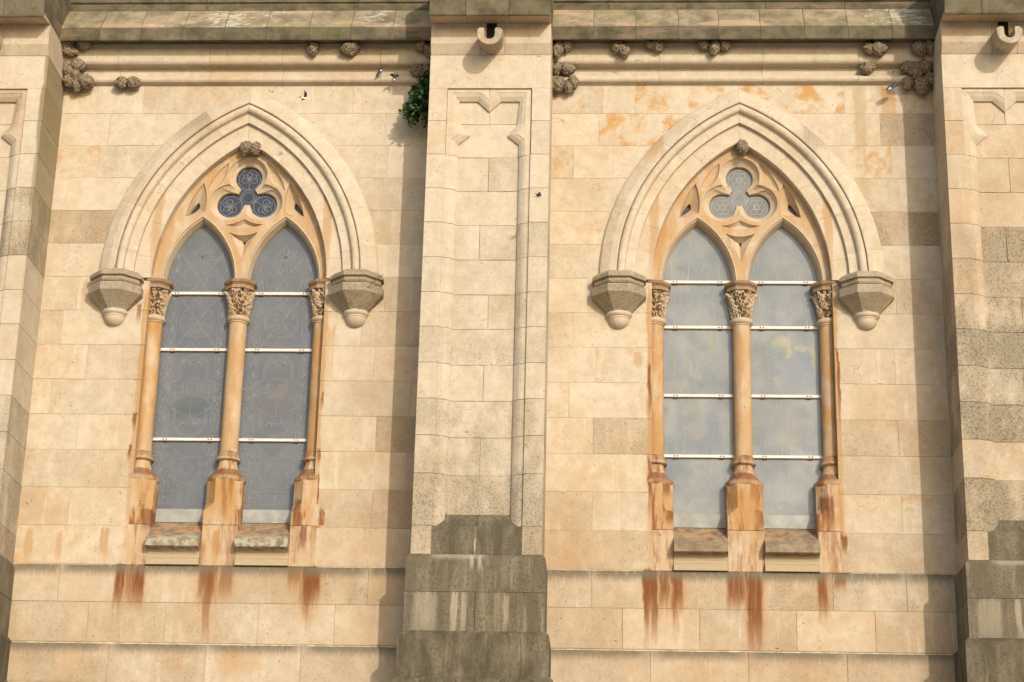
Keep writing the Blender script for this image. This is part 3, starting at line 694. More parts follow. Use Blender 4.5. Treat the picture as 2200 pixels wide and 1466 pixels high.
def capital_mesh(seed):
    def leaf(a, z, r):
        t = (z+.35)/.36                 # 0 foot, 1 top
        if t < 0.02 or t > .98: return 0
        d = 0.0
        for n, ph, lo, hi, k in ((7, 0.3+seed, 0.0, .56, 1.0), (7, .3+seed+PI/7, .38, 1.0, 1.15)):
            if lo < t < hi:
                v = (t-lo)/(hi-lo); u = ((a+ph+.35*v)*n/(2*PI)) % 1.0-.5
                wdt = .46*math.sin(PI*min(1, .22+v*.85))**.7*(1+.28*math.cos(v*19))
                e = 1-abs(u)/max(wdt, .02)
                if e > 0: d = max(d, k*(.012+.030*min(1, e*2.2)*(.35+.65*v)+(.022 if v > .78 else 0)-.012*math.cos(u*46)*min(1, e*3)))
        nz = noise.noise(Vector((math.cos(a)*7+seed*9, math.sin(a)*7, z*26)))
        return .62*d-.004+(-.055 if (d < .034 and nz > .05) else 0)+.006*nz
    prof = [(.118, -.36), (.118, -.352)]
    for i in range(31):
        t = i/30; r = .118+.010*t+.050*t**2.6; prof.append((r, -.348+.345*t))
    return lathe_mesh('capital', prof, 84, False, leaf)
def octo(prof, cx=0.0, full=True):
    """stack of octagons (a, z) as a mesh around local origin"""
    V = []; F = []
    for a, z in prof:
        k = .4142*a
        for x, o in ((-a, -k), (-a, k), (-k, a), (k, a), (a, k), (a, -k), (k, -a), (-k, -a)): V.append((x, -o, z))
    m = len(prof)
    for j in range(m-1):
        for i in range(8): F.append([j*8+i, j*8+(i+1) % 8, (j+1)*8+(i+1) % 8, (j+1)*8+i])
    F.append(list(range(8))); F.append(list(range((m-1)*8, m*8)))
    return V, F
_v, _f2 = octo([(.185, -.125), (.188, -.118), (.183, -.10), (.176, -.075), (.195, -.055), (.207, -.045), (.207, -.012), (.19, .0)])
ABACUS = mesh('abacus', _v, _f2)
CAPS = [capital_mesh(k*1.3) for k in range(3)]
ASTR = lathe_mesh('astragal', [(.115, -.092), (.128, -.088), (.128, -.08), (.122, -.073), (.136, -.066), (.150, -.05), (.152, -.03), (.145, -.012), (.128, -.002), (.11, .0)], 32)
SHAFT = lathe_mesh('column', [(.115, -1.78), (.115, 0)], 32)
BASE = lathe_mesh('column_base', [(.15, -.425), (.215, -.42), (.238, -.40), (.244, -.375), (.236, -.348), (.215, -.33), (.205, -.327), (.185, -.305), (.158, -.272), (.136, -.23), (.122, -.185), (.116, -.14), (.116, -.128), (.142, -.124), (.156, -.112), (.158, -.098), (.148, -.083), (.136, -.078), (.136, -.03), (.128, -.018), (.116, -.005), (.11, 0)], 40)
def pedestal_mesh(name, rings):
    V = []; F = []
    for a, kk, z in rings:
        k = kk*a
        for x, o in ((-a, -k), (-a, k), (-k, a), (k, a), (a, k), (a, -k), (k, -a), (-k, -a)): V.append((x, -o, z))
    m = len(rings)
    for j in range(m-1):
        for i in range(8): F.append([j*8+i, j*8+(i+1) % 8, (j+1)*8+(i+1) % 8, (j+1)*8+i])
    F.append(list(range(8))); F.append(list(range((m-1)*8, m*8)))
    return mesh(name, V, F)
PEDB = pedestal_mesh('pedestal_block', [(.224, .97, -1.142), (.224, .97, -.632), (.219, .97, -.628)])
PED = pedestal_mesh('pedestal', [(.219, .97, -.625), (.224, .97, -.62), (.224, .97, -.455), (.224, .4142, -.335), (.224, .4142, -.015), (.19, .4142, .0)])
def corbel_meshes():
    V = []; F = []
    prof = [(.29, -2.345), (.335, -2.385), (.343, -2.40), (.343, -2.44), (.305, -2.446), (.305, -2.455), (.318, -2.475), (.318, -2.495), (.305, -2.515), (.285, -2.522), (.285, -2.532), (.342, -2.54), (.345, -2.555), (.345, -2.648), (.165, -2.83), (.15, -2.86)]
    for a, z in prof:
        k = .4142*a
        for x, o in ((-a, -.04), (-a, k), (-k, a), (k, a), (a, k), (a, -.04)): V.append((x, -o, z))
    m = len(prof)
    for j in range(m-1):
        for i in range(5): F.append([j*6+i, j*6+i+1, (j+1)*6+i+1, (j+1)*6+i])
    F.append(list(range(6)))
    body = mesh('corbel', V, F)
    ring = lathe_mesh('ring', [(.10, -2.93), (.135, -2.925), (.142, -2.915), (.138, -2.90), (.15, -2.895), (.168, -2.875), (.17, -2.855), (.158, -2.835), (.12, -2.828)], 32)
    ball = lathe_mesh('ball', [(.002, -3.045)]+[(.134*math.sin(math.radians(a)), -2.915-.13*math.cos(math.radians(a))) for a in range(10, 96, 10)], 32)
    return body, ring, ball
CORB = corbel_meshes()

def ribbon(paths, wd=.009, out=0.0, th=.004):
    """flat raised strips along local (x,z) polylines"""
    V = []; F = []
    for p in paths:
        n = len(p)
        if n < 2: continue
        b = len(V)
        for i in range(n):
            a = Vector(p[max(0, i-1)]); c = Vector(p[min(n-1, i+1)]); d = c-a
            if d.length < 1e-7: d = Vector((1, 0))
            d.normalize(); nn = Vector((-d.y, d.x))*wd*.5
            x, z = p[i]
            V += [(x+nn.x, -(out), z+nn.y), (x+nn.x*.5, -(out+th), z+nn.y*.5), (x-nn.x*.5, -(out+th), z-nn.y*.5), (x-nn.x, -(out), z-nn.y)]
        for i in range(n-1):
            for k in range(3): F.append([b+i*4+k, b+i*4+k+1, b+(i+1)*4+k+1, b+(i+1)*4+k])
    return V, F
def circ(x, z, r, a0=0, a1=360, n=28, ry=None):
    return [(x+r*math.cos(math.radians(a0+(a1-a0)*i/n)), z+(ry or r)*math.sin(math.radians(a0+(a1-a0)*i/n))) for i in range(n+1)]
def vesica(x, z, ang, L, wd, n=8):
    res = []
    for s in (1, -1):
        pts = []
        for i in range(n+1):
            t = i/n; u = t*L; v = s*wd*math.sin(PI*t)
            pts.append((x+u*math.cos(ang)-v*math.sin(ang), z+u*math.sin(ang)+v*math.cos(ang)))
        res.append(pts)
    return res
def clip(paths, zlo, zhi, xm=.46, top=None):
    res = []
    for p in paths:
        cur = []
        for a, b in zip(p, p[1:]):
            k = max(1, int(math.hypot(b[0]-a[0], b[1]-a[1])/.03))
            for i in range(k+(1 if b is p[-1] else 0)):
                x = a[0]+(b[0]-a[0])*i/k; z = a[1]+(b[1]-a[1])*i/k
                ok = zlo < z < zhi and abs(x) < xm
                if ok and z > SPR:
                    d = 1.075**2-(z-SPR)**2
                    ok = d > .616**2 and abs(x) < math.sqrt(d)-.616
                if ok: cur.append((x, z))
                else:
                    if len(cur) > 1: res.append(cur)
                    cur = []
        if len(cur) > 1: res.append(cur)
    return res
def border(zlo, zhi, x):
    ps = []
    for s in (-1, 1):
        for u in (.275, .305): ps.append([(s*u, zlo), (s*u, zhi)])
        z = zlo
        while z < zhi:
            c = (s*.31, z+.09)
            for da in (-60, -30, 0, 30, 60):
                ps += vesica(c[0], c[1], math.radians(da) if s > 0 else PI-math.radians(da), .115 if da % 60 else .135, .016, 5)
            ps.append(circ(s*.37, z+.09, .10, 90, -90, 8) if s > 0 else circ(s*.37, z+.09, .10, 90, 270, 8))
            z += .20
    return ps
def panel_cross(zc, R=.235):
    ps = []
    for s in (-1, 1):
        for o in (-.014, .014): ps.append([(-.27, zc-s*.36+o), (.27, zc+s*.36+o)])
    ps += [circ(0, zc, R), circ(0, zc, R-.028), circ(0, zc, .095), circ(0, zc, .065)]
    for k in range(8): ps += vesica(.09*math.cos(k*PI/4+.39), zc+.09*math.sin(k*PI/4+.39), k*PI/4+.39, .115, .022)
    for dz in (-.31, .31):
        ps += [circ(0, zc+dz, .042, n=14)]
        for a in (0, PI): ps += vesica(.045 if a == 0 else -.045, zc+dz, a, .16, .03)
        ps += vesica(0, zc+dz+(.045 if dz < 0 else -.045), PI/2 if dz < 0 else -PI/2, .14, .03)
    return ps
def panel_bust(zc):
    ps = [circ(0, zc+.07, .075, ry=.095), circ(0, zc+.09, .12, 215, -35, 20), circ(0, zc+.09, .14, 215, -35, 20)]
    for r in (0.0, .02):
        ps += [circ(.20, zc, .19-r, -62, 62, 16), circ(-.20, zc, .19-r, 118, 242, 16), circ(0, zc+.36, .19-r, 0, 180, 16), circ(0, zc-.36, .21-r, 180, 360, 16)]
        for s in (-1, 1):
            ps += [[(s*(.19-r), zc+.36), (s*(.19-r), zc+.19), (s*(.29-r), zc+.165)], [(s*(.21-r), zc-.36), (s*(.21-r), zc-.2), (s*(.29-r), zc-.165)]]
    ps += [[(-.27, zc-.17), (-.2, zc-.07), (-.07, zc-.015)], [(.27, zc-.17), (.2, zc-.07), (.07, zc-.015)], [(0, zc-.03), (0, zc-.29)], [(-.26, zc-.18), (-.12, zc-.27), (0, zc-.30), (.12, zc-.27), (.26, zc-.18)]]
    for k in range(3):
        for s in (-1, 1): ps.append([(s*.36, zc+.10-.075*k), (s*.13, zc+.10-.075*k)])
    for k in (-.30, -.22, .22, .30): ps.append([(k, zc-.08), (k, zc+.14)])
    for s in (-1, 1):
        for k in range(5): ps += vesica(s*.07, zc-.42, PI/2+s*(k-2)*.5, .12, .02, 6)
        for k in range(5): ps += vesica(s*.07, zc+.40, PI/2+s*(k-2)*.6, .1, .02, 6)
    return ps
def panel_shield(zc):
    ps = [circ(0, zc, .20, 180, 360, 18, .24), circ(0, zc, .17, 180, 360, 18, .20), [(-.2, zc), (-.2, zc+.16), (.2, zc+.16), (.2, zc)], [(-.17, zc), (-.17, zc+.13), (.17, zc+.13), (.17, zc)], circ(0, zc-.02, .09), circ(0, zc-.02, .05)]
    for s in (-1, 1):
        ps += [[(s*.27, zc+.3), (s*.1, zc+.17)], [(s*.25, zc+.33), (s*.07, zc+.18)]]
        for k in range(4): ps += vesica(s*.2, zc-.25+.12*k, PI/2-s*.6, .11, .022, 6)
        for k in range(4): ps += vesica(s*(.06+.06*k), zc-.45, PI/2-s*.4*k, .12, .02, 6)
    ps += [[(-.28, zc-.30), (.28, zc-.30)], [(-.28, zc-.47), (.28, zc-.47)]]
    return ps
def scratch(zlo, zhi, rng, n=9):
    ps = []
    for k in range(n):
        x = rng.uniform(-.38, .38); z = rng.uniform(zlo, zhi); p = [(x, z)]; a = rng.uniform(0, 6.3)
        for j in range(rng.randint(4, 12)):
            a += rng.choice((-.5, -.2, 0, .2, .5)); x += .016*math.cos(a); z -= .05*abs(math.sin(a))+.01; p.append((x, z))
        ps.append(p)
    for k in range(3):
        x = rng.uniform(-.35, .35); z = rng.uniform(zlo+.1, zhi-.1); ps += [circ(x, z, rng.uniform(.1, .2), rng.uniform(0, 90), rng.uniform(110, 170), 14)]
    return ps

def window(bk, xc, lab, barz, glass, lead, fancy):
    T = thing('church_window', lab, 'window', (xc, .1, -6.17), 'pointed church windows')
    st = stone
    # hood mould stones
    for sgn in (-1, 1):
        cuts = [0, 9.5, 21, 32, 42.5, 54, 69]
        cuts = [c+(random.uniform(-1.5, 1.5) if 0 < c < 69 else 0) for c in cuts]
        for i in range(6):
            extra = ()
            if bk == 'R' and sgn < 0 and i in (3, 4): extra = ((xc-1.13, .16, -.15, -.75, .75, 4),)
            if bk == 'L' and sgn < 0 and i == 4: extra = ((xc-.75, .3, .2, -.5, .4, 3),)
            if bk == 'R' and sgn > 0 and i in (3, 4): extra = ((xc+1.1, .3, .1, -.7, .5, 3),)
            arc_piece('hood_stone', xc, sgn, HOOD, cuts[i], cuts[i+1], i == 5, st(extra), T, **props(.0, .22, dirt=random.choice((0, 0, .08)), spot=.05))
        cuts = [0, 8, 20, 33, 46, 64]
        cuts = [c+(random.uniform(-2, 2) if 0 < c < 60 else 0) for c in cuts]
        for i in range(5):
            arc_piece('arch_stone', xc, sgn, [(.445, -.02), (.445, 0.0), (.67, 0.0), (.677, -.007), (.677, -.36)], cuts[i], cuts[i+1], i == 4, st(((xc+sgn*1.12, .07, -.9, -2.5, .6, 4),) if i < 3 else ()), T, n=6, **props(-.05, .22, spot=.1, orange=.05))
    # corbels
    for sgn in (-1, 1):
        pr = dict(tone=.4, dirt=.62 if (bk, sgn) in (('R', -1), ('L', 1)) else .42, spot=0.0, olive=.22, orange=0.0)
        c = place(link('corbel', CORB[0], st(), T, **pr), xc+sgn*1.57, 0, 0)
        place(link('ring', CORB[1], st(), c, **props(.2, .4)), 0, 0, 0)
        place(link('ball', CORB[2], st(), c, **props(.2, .4)), 0, 0, 0)
    # tracery plate with lofted openings
    f0 = -.13
    arch = []
    rr = 2.31
    for i in range(15):
        a = PI-(PI-math.acos(-ARC/rr))*i/14; arch.append((ARC+rr*math.cos(a), SPR+rr*math.sin(a)))
    arch = [(arch[0][0], SPR+.0)]+arch[1:]
    outline = arch+[(-x, z) for x, z in arch[::-1][1:]]
    ro = 1.125
    outline += light_arc(ro, 1)[::-1]+light_arc(ro, -1)[::-1]
    holes = [TREF_O, TRI_O, mir(TRI_O), MOU_O, mir(MOU_O), CRE_O, LOW_O]
    bm = bmesh.new(); edges = []
    for loop in [outline]+holes:
        vs = [bm.verts.new(P(xc+x, f0, z)) for x, z in loop]
        for a, b in zip(vs, vs[1:]+vs[:1]): edges.append(bm.edges.new((a, b)))
    bmesh.ops.triangle_fill(bm, use_beauty=True, use_dissolve=False, edges=edges)
    bm.normal_update()
    for f in bm.faces:
        if f.normal.y > 0: f.normal_flip()
    me = bpy.data.meshes.new('tracery'); bm.to_mesh(me); bm.free()
    TR = link('tracery', me, st(((xc-1.06, .12, -.8, -2.4, .6, 4),)), T, **dict(tone=.25, dirt=0.0, spot=.1, olive=0.0, orange=.72, rust=.12))
    def loft(name, rings, close_last, closed=True, smooth=False, **pr):
        n = len(rings[0][0]); V = []; F = []
        for pts, o in rings:
            for x, z in pts: V.append(P(xc+x, o, z))
        for j in range(len(rings)-1):
            for i in range(n if closed else n-1): F.append([j*n+i, j*n+(i+1) % n, (j+1)*n+(i+1) % n, (j+1)*n+i])
        if close_last: F.append(list(range((len(rings)-1)*n, len(rings)*n)))
        link(name, mesh(name, V, F), st(), TR, **pr)
    def lerp(a, b, t): return [(p[0]+(q[0]-p[0])*t, p[1]+(q[1]-p[1])*t) for p, q in zip(a, b)]
    pl = lambda: dict(tone=.2, dirt=0.0, spot=.05, olive=0.0, orange=.3)
    po = lambda: dict(tone=.35, dirt=0.0, spot=.1, olive=0.0, orange=.5)
    loft('trefoil_moulding', [(TREF_O, f0+.0005), (lerp(TREF_O, TREF_I, .07), f0-.004), (lerp(TREF_O, TREF_I, .10), f0-.03), (lerp(TREF_O, TREF_I, .55), f0-.075), (TREF_I, f0-.10), (TREF_I, f0-.19)], False, **pl())
    for s in (1, -1):
        a = TRI_O if s > 0 else mir(TRI_O); b = TRI_I if s > 0 else mir(TRI_I)
        loft('spandrel_moulding', [(a, f0), (lerp(a, b, .06), f0-.03), (b, f0-.12), (b, f0-.19)], False, **po())
        a = MOU_O if s > 0 else mir(MOU_O); b = MOU_I if s > 0 else mir(MOU_I)
        loft('sunk_spandrel', [(a, f0), (lerp(a, b, .08), f0-.022), (b, f0-.05)], True, **po())
    loft('sunk_crescent', [(CRE_O, f0), (lerp(CRE_O, CRE_I, .08), f0-.02), (CRE_I, f0-.055)], True, **pl())
    loft('spandrel_moulding', [(LOW_O, f0), (lerp(LOW_O, LOW_I, .06), f0-.02), (LOW_I, f0-.11), (LOW_I, f0-.19)], False, **pl())
    for s in (-1, 1):
        ln = [light_arc(r, s) for r in (1.125, 1.118, 1.108, 1.098, 1.088, 1.066, 1.062)]
        loft('light_moulding', list(zip(ln, (f0+.0004, f0+.006, f0+.004, f0-.022, f0-.03, f0-.13, f0-.20))), False, closed=False, **pl())
    # columns with capitals and bases, on their pedestals
    for k, u in enumerate((-1.11, 0.0, 1.105)):
        oc = -.225
        w = dict(tone=.3, dirt=0.0, spot=.1, olive=0.0, orange=.95 if k != 1 else .75, rust=.22)
        col = place(link('column', SHAFT, st(), T, **w), xc+u, oc, -2.91)
        place(link('astragal', ASTR, st(), col, **props(.3, .5, orange=.3)), 0, 0, .075)
        place(link('capital', CAPS[k], st(), col, **dict(tone=.35, dirt=.12, spot=.1, olive=0.0, orange=.42)), 0, 0, .43)
        place(link('abacus', ABACUS, st(((xc+u, .3, -2.34, -2.47, .35, 0),)), col, **dict(tone=.5, dirt=.45, spot=.1, olive=.2, orange=.5, rust=.5)), 0, 0, .56)
        place(link('column_base', BASE, st(((xc+u, .3, -4.9, -5.06, .8, 0), (xc+u, .3, -4.66, -4.76, .5, 0))), col, **dict(tone=.3, dirt=.05, spot=.1, olive=0.0, orange=.65, rust=.85)), 0, 0, -1.75)
        rs = {('L', 1): ((xc+.03, .03, -5.05, -5.6, .95, 0), (xc+.1, .03, -5.05, -5.3, .7, 0), (xc-.03, .05, -5.72, -6.17, .85, 4), (xc, .2, -5.05, -5.66, .55, 4)),
              ('R', 1): ((xc+.09, .045, -5.05, -5.3, .8, 0), (xc+.17, .05, -5.38, -5.75, .9, 0), (xc, .2, -5.05, -5.9, .55, 4)),
              ('L', 0): ((xc-1.0, .1, -5.05, -5.3, .5, 4), (xc-.93, .07, -5.45, -5.8, .8, 0)), ('R', 0): ((xc-.98, .05, -5.05, -5.25, .8, 0), (xc-.92, .05, -5.4, -5.6, .9, 0)),
              ('L', 2): ((xc+.95, .05, -5.3, -5.7, .8, 0), (xc+1.05, .04, -5.65, -6.0, .85, 0)), ('R', 2): ((xc+1.0, .09, -5.2, -5.7, .9, 0),)}[(bk, k)]
        pd = place(link('pedestal', PED, st(rs), T, **dict(tone=.35, dirt=0.0, spot=.1, olive=0.0, orange=.9, rust=.95)), xc+u, oc, -5.035)
        place(link('pedestal_block', PEDB, st(rs), pd, **dict(tone=.3, dirt=0.0, spot=.2, olive=0.0, orange=.5, rust=.6)), 0, 0, 0)
    # sills
    for a, b in ((-.885, -.226), (.226, .888)):
        prof = [(-.36, -5.53), (-.30, -5.56), (.125, -5.855), (.142, -5.87), (.15, -5.88), (.15, -5.965), (.13, -5.975), (.06, -5.985), (.02, -6.01), (.005, -6.05), (.01, -6.08), (.045, -6.105), (.05, -6.115), (.05, -6.179), (-.36, -6.179)]
        extrude_x('sill', prof, xc+a, xc+b, M_SILL, T, gap=.0, lichen=1.0 if bk == 'L' else .08)
    # protective glass, in panes held by white bars
    go_ = -.30
    rng = random.Random(5 if fancy else 8)
    for s in (-1, 1):
        c = s*.555; zs = [None]+barz
        for i in range(len(barz)):
            zb = barz[i]
            if i == 0:
                top = [(x-c, z) for x, z in light_arc(1.09, s, 8)]
                pts = [(-.475, zb)]+([] if zb > SPR else [])+[p for p in top if p[1] > zb-.001]+[(.475, zb)]
            else: pts = rect(-.475, .475, zb, barz[i-1])
            V = [P(xc+c+x, go_, z) for x, z in pts]+[P(xc+c+x, go_-.012, z) for x, z in pts]; n = len(pts)
            F = [list(range(n)), list(range(n, 2*n))]+[[q, (q+1) % n, n+(q+1) % n, n+q] for q in range(n)]
            pane = link('glass_pane', mesh('glass_pane', V, F), glass, T)
            zt = barz[i-1] if i else SPR+.87
            if fancy:
                if i == 0: ps = border(zb+.05, zt, 0)+panel_cross(-2.28, .25)+[circ(0, -1.95, .12), circ(0, -1.95, .09)]+sum([vesica(0, -1.95, PI/2+k*PI/3, .17, .03) for k in range(6)], [])
                elif i == 1: ps = border(zb, zt, 0)+panel_cross(-2.86)
                elif i == 2: ps = border(zb, zt, 0)+panel_bust(-3.86)
                else: ps = border(zb, zt, 0)+panel_shield(-4.85)
            else: ps = scratch(zb+.05, zt-.05, rng, 7)
            ps = clip(ps, zb+.02, zt-.02, .455)
            V, F = ribbon([[(xc+c+x, z) for x, z in p] for p in ps], .008 if fancy else .005, go_-.001, .003)
            l = link('lead_lines', mesh('lead_lines', V, F), lead, pane); l['kind'] = 'stuff'
            # bar at the foot of the pane
            last = i == len(barz)-1
            bz = barz[i]
            def box(nm, x0, x1, o0, o1, z0, z1, mt, par):
                V = [P(x, o, z) for z in (z0, z1) for x, o in ((x0, o0), (x1, o0), (x1, o1), (x0, o1))]
                return link(nm, mesh(nm, V, [[0, 1, 2, 3], [4, 5, 6, 7], [0, 1, 5, 4], [1, 2, 6, 5], [2, 3, 7, 6], [3, 0, 4, 7]]), mt, par)
            if not last:
                br = box('glazing_bar', xc+c-.468, xc+c+.468, -.298, -.262, bz-.018, bz+.018, M_BAR, T)
                for bx in (-.31, -.27, .27, .31): box('bolt', xc+c+bx-.008, xc+c+bx+.008, -.263, -.258, bz-.008, bz+.008, M_BOLT, br)
                for bx in (-.29, .29): box('clip', xc+c+bx-.03, xc+c+bx+.03, -.29, -.268, bz-.03, bz-.0215, M_BOLT, br)
            else: box('glass_foot', xc+c-.47, xc+c+.47, -.33, -.285, -5.56, bz-.001, M_STRIP, T)
    # glass of the trefoil and the little spandrels
    gt = M_GLASST if fancy else M_GLASSRT
    pts = lobes(.19, .14, 60); n = len(pts)
    V = [P(xc+x, -.275, z) for x, z in pts]+[P(xc+x, -.29, z) for x, z in pts]
    tg = link('trefoil_glass', mesh('trefoil_glass', V, [list(range(n)), list(range(n, 2*n))]+[[q, (q+1) % n, n+(q+1) % n, n+q] for q in range(n)]), gt, T)
    ps = []
    for k in range(3):
        b = PI/2+k*2*PI/3; cx, cz = TC[0]+.258*math.cos(b), TC[1]+.258*math.sin(b)
        ps += [circ(cx, cz, .145)]
        if fancy:
            ps += [[(TC[0]+.1*math.cos(b), TC[1]+.1*math.sin(b)), (cx, cz)]]
            for dd in (-.9, 0, .9): ps += vesica(cx, cz, b+dd, .12, .035)
            for dd in (-1.2, 1.2): ps.append(circ(cx+.06*math.cos(b+dd*1.4), cz+.06*math.sin(b+dd*1.4), .045, n=14))
            for q in range(9): ps.append([(cx+.145*math.cos(q*.698), cz+.145*math.sin(q*.698)), (cx+.178*math.cos(q*.698), cz+.178*math.sin(q*.698))])
        else:
            for q in range(6): ps.append(circ(cx+.075*math.cos(q*1.047), cz+.075*math.sin(q*1.047), .04, n=12))
            ps.append(circ(cx, cz, .032, n=12))
    ps += [circ(TC[0], TC[1], .105), circ(TC[0], TC[1], .075)]
    if not fancy: ps.append([(TC[0]+.1*math.cos(a), TC[1]+.1*math.sin(a)) for a in (PI/2, PI/2+2.094, PI/2+4.189, PI/2+6.283)])
    V, F = ribbon([[(xc+x, z) for x, z in p] for p in ps], .009, -.276, .004)
    l = link('lead_lines', mesh('lead_lines', V, F), lead if fancy else M_LEADR, tg); l['kind'] = 'stuff'
    for tri in (TRI_I, mir(TRI_I), LOW_I):
        V = [P(xc+x*1.0, -.30, z) for x, z in tri]; cxm = sum(p[0] for p in tri)/len(tri); czm = sum(p[1] for p in tri)/len(tri)
        V = [P(xc+cxm+(x-cxm)*1.2, -.302, czm+(z-czm)*1.2) for x, z in tri]
        link('spandrel_glass', mesh('spandrel_glass', V, [list(range(len(tri)))]), M_GLASST, T)
    return T
window('L', 2.555, 'twin light pointed window with dark blue grey patterned glass and a blue trefoil', [-2.475, -3.258, -4.474, -5.387], M_GLASSL, M_LEADL, True)
window('R', 9.075, 'twin light pointed window with pale grey scratched glass and a grey trefoil', [-2.29, -2.914, -3.839, -4.64, -5.388], M_GLASSR, M_LEADR, False)

# ------------------------------------------------------------------ mud nests
def nest(x, z, out, rx, rz, lab, seed, ro=None, hole=None):
    bm = bmesh.new(); bmesh.ops.create_icosphere(bm, subdivisions=4, radius=1.0)
    ro = ro or min(rx, rz)*1.05
    for v in bm.verts:
        d = v.co.normalized(); n = noise.fractal(d*2.4+Vector((seed*3.1, 0, 0)), 1.0, 2.0, 4)
        n2 = noise.noise(d*9+Vector((0, seed*1.7, 0)))
        k = 1.22+.22*n+.08*n2+.05*noise.noise(d*19+Vector((seed, 0, 0)))
        taper = 1-.34*max(0, -d.z)**1.5
        p = Vector((d.x*rx*k*taper, d.y*ro*k*taper, d.z*rz*k))
        v.co = p
    hd = Vector(hole) if hole else Vector((random.uniform(-.8, .8), -.75, random.uniform(.2, .7)))
    hd.normalize()
    for v in bm.verts:
        dd = Vector((v.co.x/rx, v.co.y/ro, v.co.z/rz))
        q = (dd.normalized()-hd).length
        if q < .36: v.co *= .62+.38*max(0, (q-.24)/.12) if q > .24 else .62
    me = bpy.data.meshes.new('mud_nest'); bm.to_mesh(me); bm.free()
    for p in me.polygons: p.use_smooth = True
    o = link('mud_nest', me, M_MUD); o.location = (x, -out, z); o.rotation_euler = (0, random.uniform(-.35, .35), 0)
    o['label'] = lab; o['category'] = 'nest'; o['group'] = 'mud nests on the cornices and arches'
LC = 'left end of the left cornice'; RC = 'right end of the right cornice'
NESTS = [
 (.03,.92,.24,.085,.10,'large open mud nest tucked under the '+LC),
 (.09,.80,.24,.10,.055,'broken lip of a mud nest, under the large open one at far left'),
 (.285,.93,.25,.085,.085,'broken mud nest under the left cornice, beside the large open corner nest'),
 (.02,.665,.12,.05,.07,'small mud nest against the left buttress, topmost in the seven nest clump'),
 (.185,.645,.14,.10,.075,'wide mud nest with round hole, top right of the seven nest clump'),
 (.07,.575,.14,.065,.085,'middle mud nest of the seven nest clump, against the left buttress'),
 (.175,.505,.15,.055,.065,'small dark mud nest in the centre of the seven nest clump'),
 (.085,.42,.13,.07,.075,'rounded mud nest low in the seven nest clump, against the left buttress'),
 (.205,.37,.12,.062,.09,'lowest pointed mud nest hanging from the seven nest clump'),
 (.325,.405,.14,.095,.085,'broad mud nest at the right of the seven nest clump'),
 (.80,.405,.10,.078,.072,'left mud nest of the separate pair on the left string course'),
 (.962,.405,.10,.078,.075,'right mud nest of the separate pair on the left string course'),
 (3.385,.86,.24,.065,.10,'single mud nest with white droppings under the left cornice, right of the arch tip'),
 (3.895,.85,.24,.115,.09,'large ragged mud nest under the left cornice, left of the shaded end'),
 (4.85,.875,.25,.075,.075,'shaded mud nest under the left cornice near the middle buttress'),
 (4.965,.79,.25,.062,.10,'shaded mud nest touching the middle buttress, under the left cornice'),
 (4.79,.565,.12,.075,.075,'shaded mud nest on the left string course, left of the corner one above the plant'),
 (4.92,.56,.12,.085,.075,'shaded mud nest on the left string course in the corner above the plant'),
 (6.675,.835,.24,.068,.125,'long pendulous mud nest under the right cornice beside the middle buttress'),
 (6.785,.88,.24,.068,.075,'round mud nest behind the long one, under the right cornice by the middle buttress'),
 (6.655,.60,.13,.062,.085,'upper mud nest touching the middle buttress on the right string course'),
 (6.80,.59,.13,.09,.075,'upper outer mud nest on the right string course by the middle buttress'),
 (6.665,.375,.10,.085,.10,'big lower mud nest touching the middle buttress below the right string course'),
 (6.815,.345,.10,.062,.08,'lowest mud nest below the right string course by the middle buttress'),
 (6.88,.40,.12,.058,.085,'lower outer mud nest on the right string course by the middle buttress'),
 (7.455,.865,.24,.065,.085,'left mud nest of the pair with straw under the right cornice'),
 (7.55,.80,.25,.068,.085,'lower right mud nest of the pair with straw under the right cornice'),
 (7.905,.89,.24,.06,.06,'left mud nest of the small pair under the right cornice, left of the arch'),
 (8.005,.875,.24,.072,.075,'right mud nest of the small pair under the right cornice, left of the arch'),
 (8.61,.885,.24,.07,.065,'left one of three mud nests in a row under the right cornice'),
 (8.75,.845,.25,.062,.10,'middle hanging one of three mud nests in a row under the right cornice'),
 (8.89,.88,.24,.068,.07,'right one of three mud nests in a row under the right cornice'),
 (10.905,.82,.25,.095,.085,'large sunlit mud nest under the right cornice, front of a group of three'),
 (10.92,.925,.24,.065,.055,'small upper mud nest under the right cornice, in a group of three'),
 (10.775,.83,.24,.065,.075,'broken open mud nest under the right cornice, left of a group of three'),
 (10.77,.60,.12,.088,.068,'lone sunlit mud nest on the right string course below a group of three'),
 (11.445,.83,.25,.085,.10,'shaded mud nest under the '+RC+', second from the buttress'),
 (11.575,.865,.25,.075,.10,'shaded mud nest under the '+RC+', touching the buttress'),
 (11.295,.615,.12,.075,.07,'leftmost mud nest of the big shaded clump right of the lone nest'),
 (11.41,.545,.14,.085,.105,'large middle mud nest of the shaded clump at the '+RC),
 (11.525,.60,.13,.085,.09,'upper right mud nest of the shaded clump at the '+RC),
 (11.585,.44,.12,.065,.08,'mud nest of the lower shaded clump that touches the right hand buttress'),
 (11.47,.35,.10,.085,.115,'lowest hanging mud nest of the shaded clump at far right'),
 (11.29,.385,.10,.065,.085,'lower left mud nest of the shaded clump, with a bird at it'),
 (2.53,-.50,-.03,.075,.085,'left mud nest of the pair under the arch tip of the blue grey window'),
 (2.655,-.505,-.03,.07,.08,'right mud nest of the pair under the arch tip of the blue grey window'),
 (9.115,-.48,-.03,.068,.088,'single mud nest under the arch tip of the pale grey window'),
]
for i, (x, z, out, rx, rz, lab) in enumerate(NESTS): nest(x, z, out, rx, rz, lab, i*1.37)

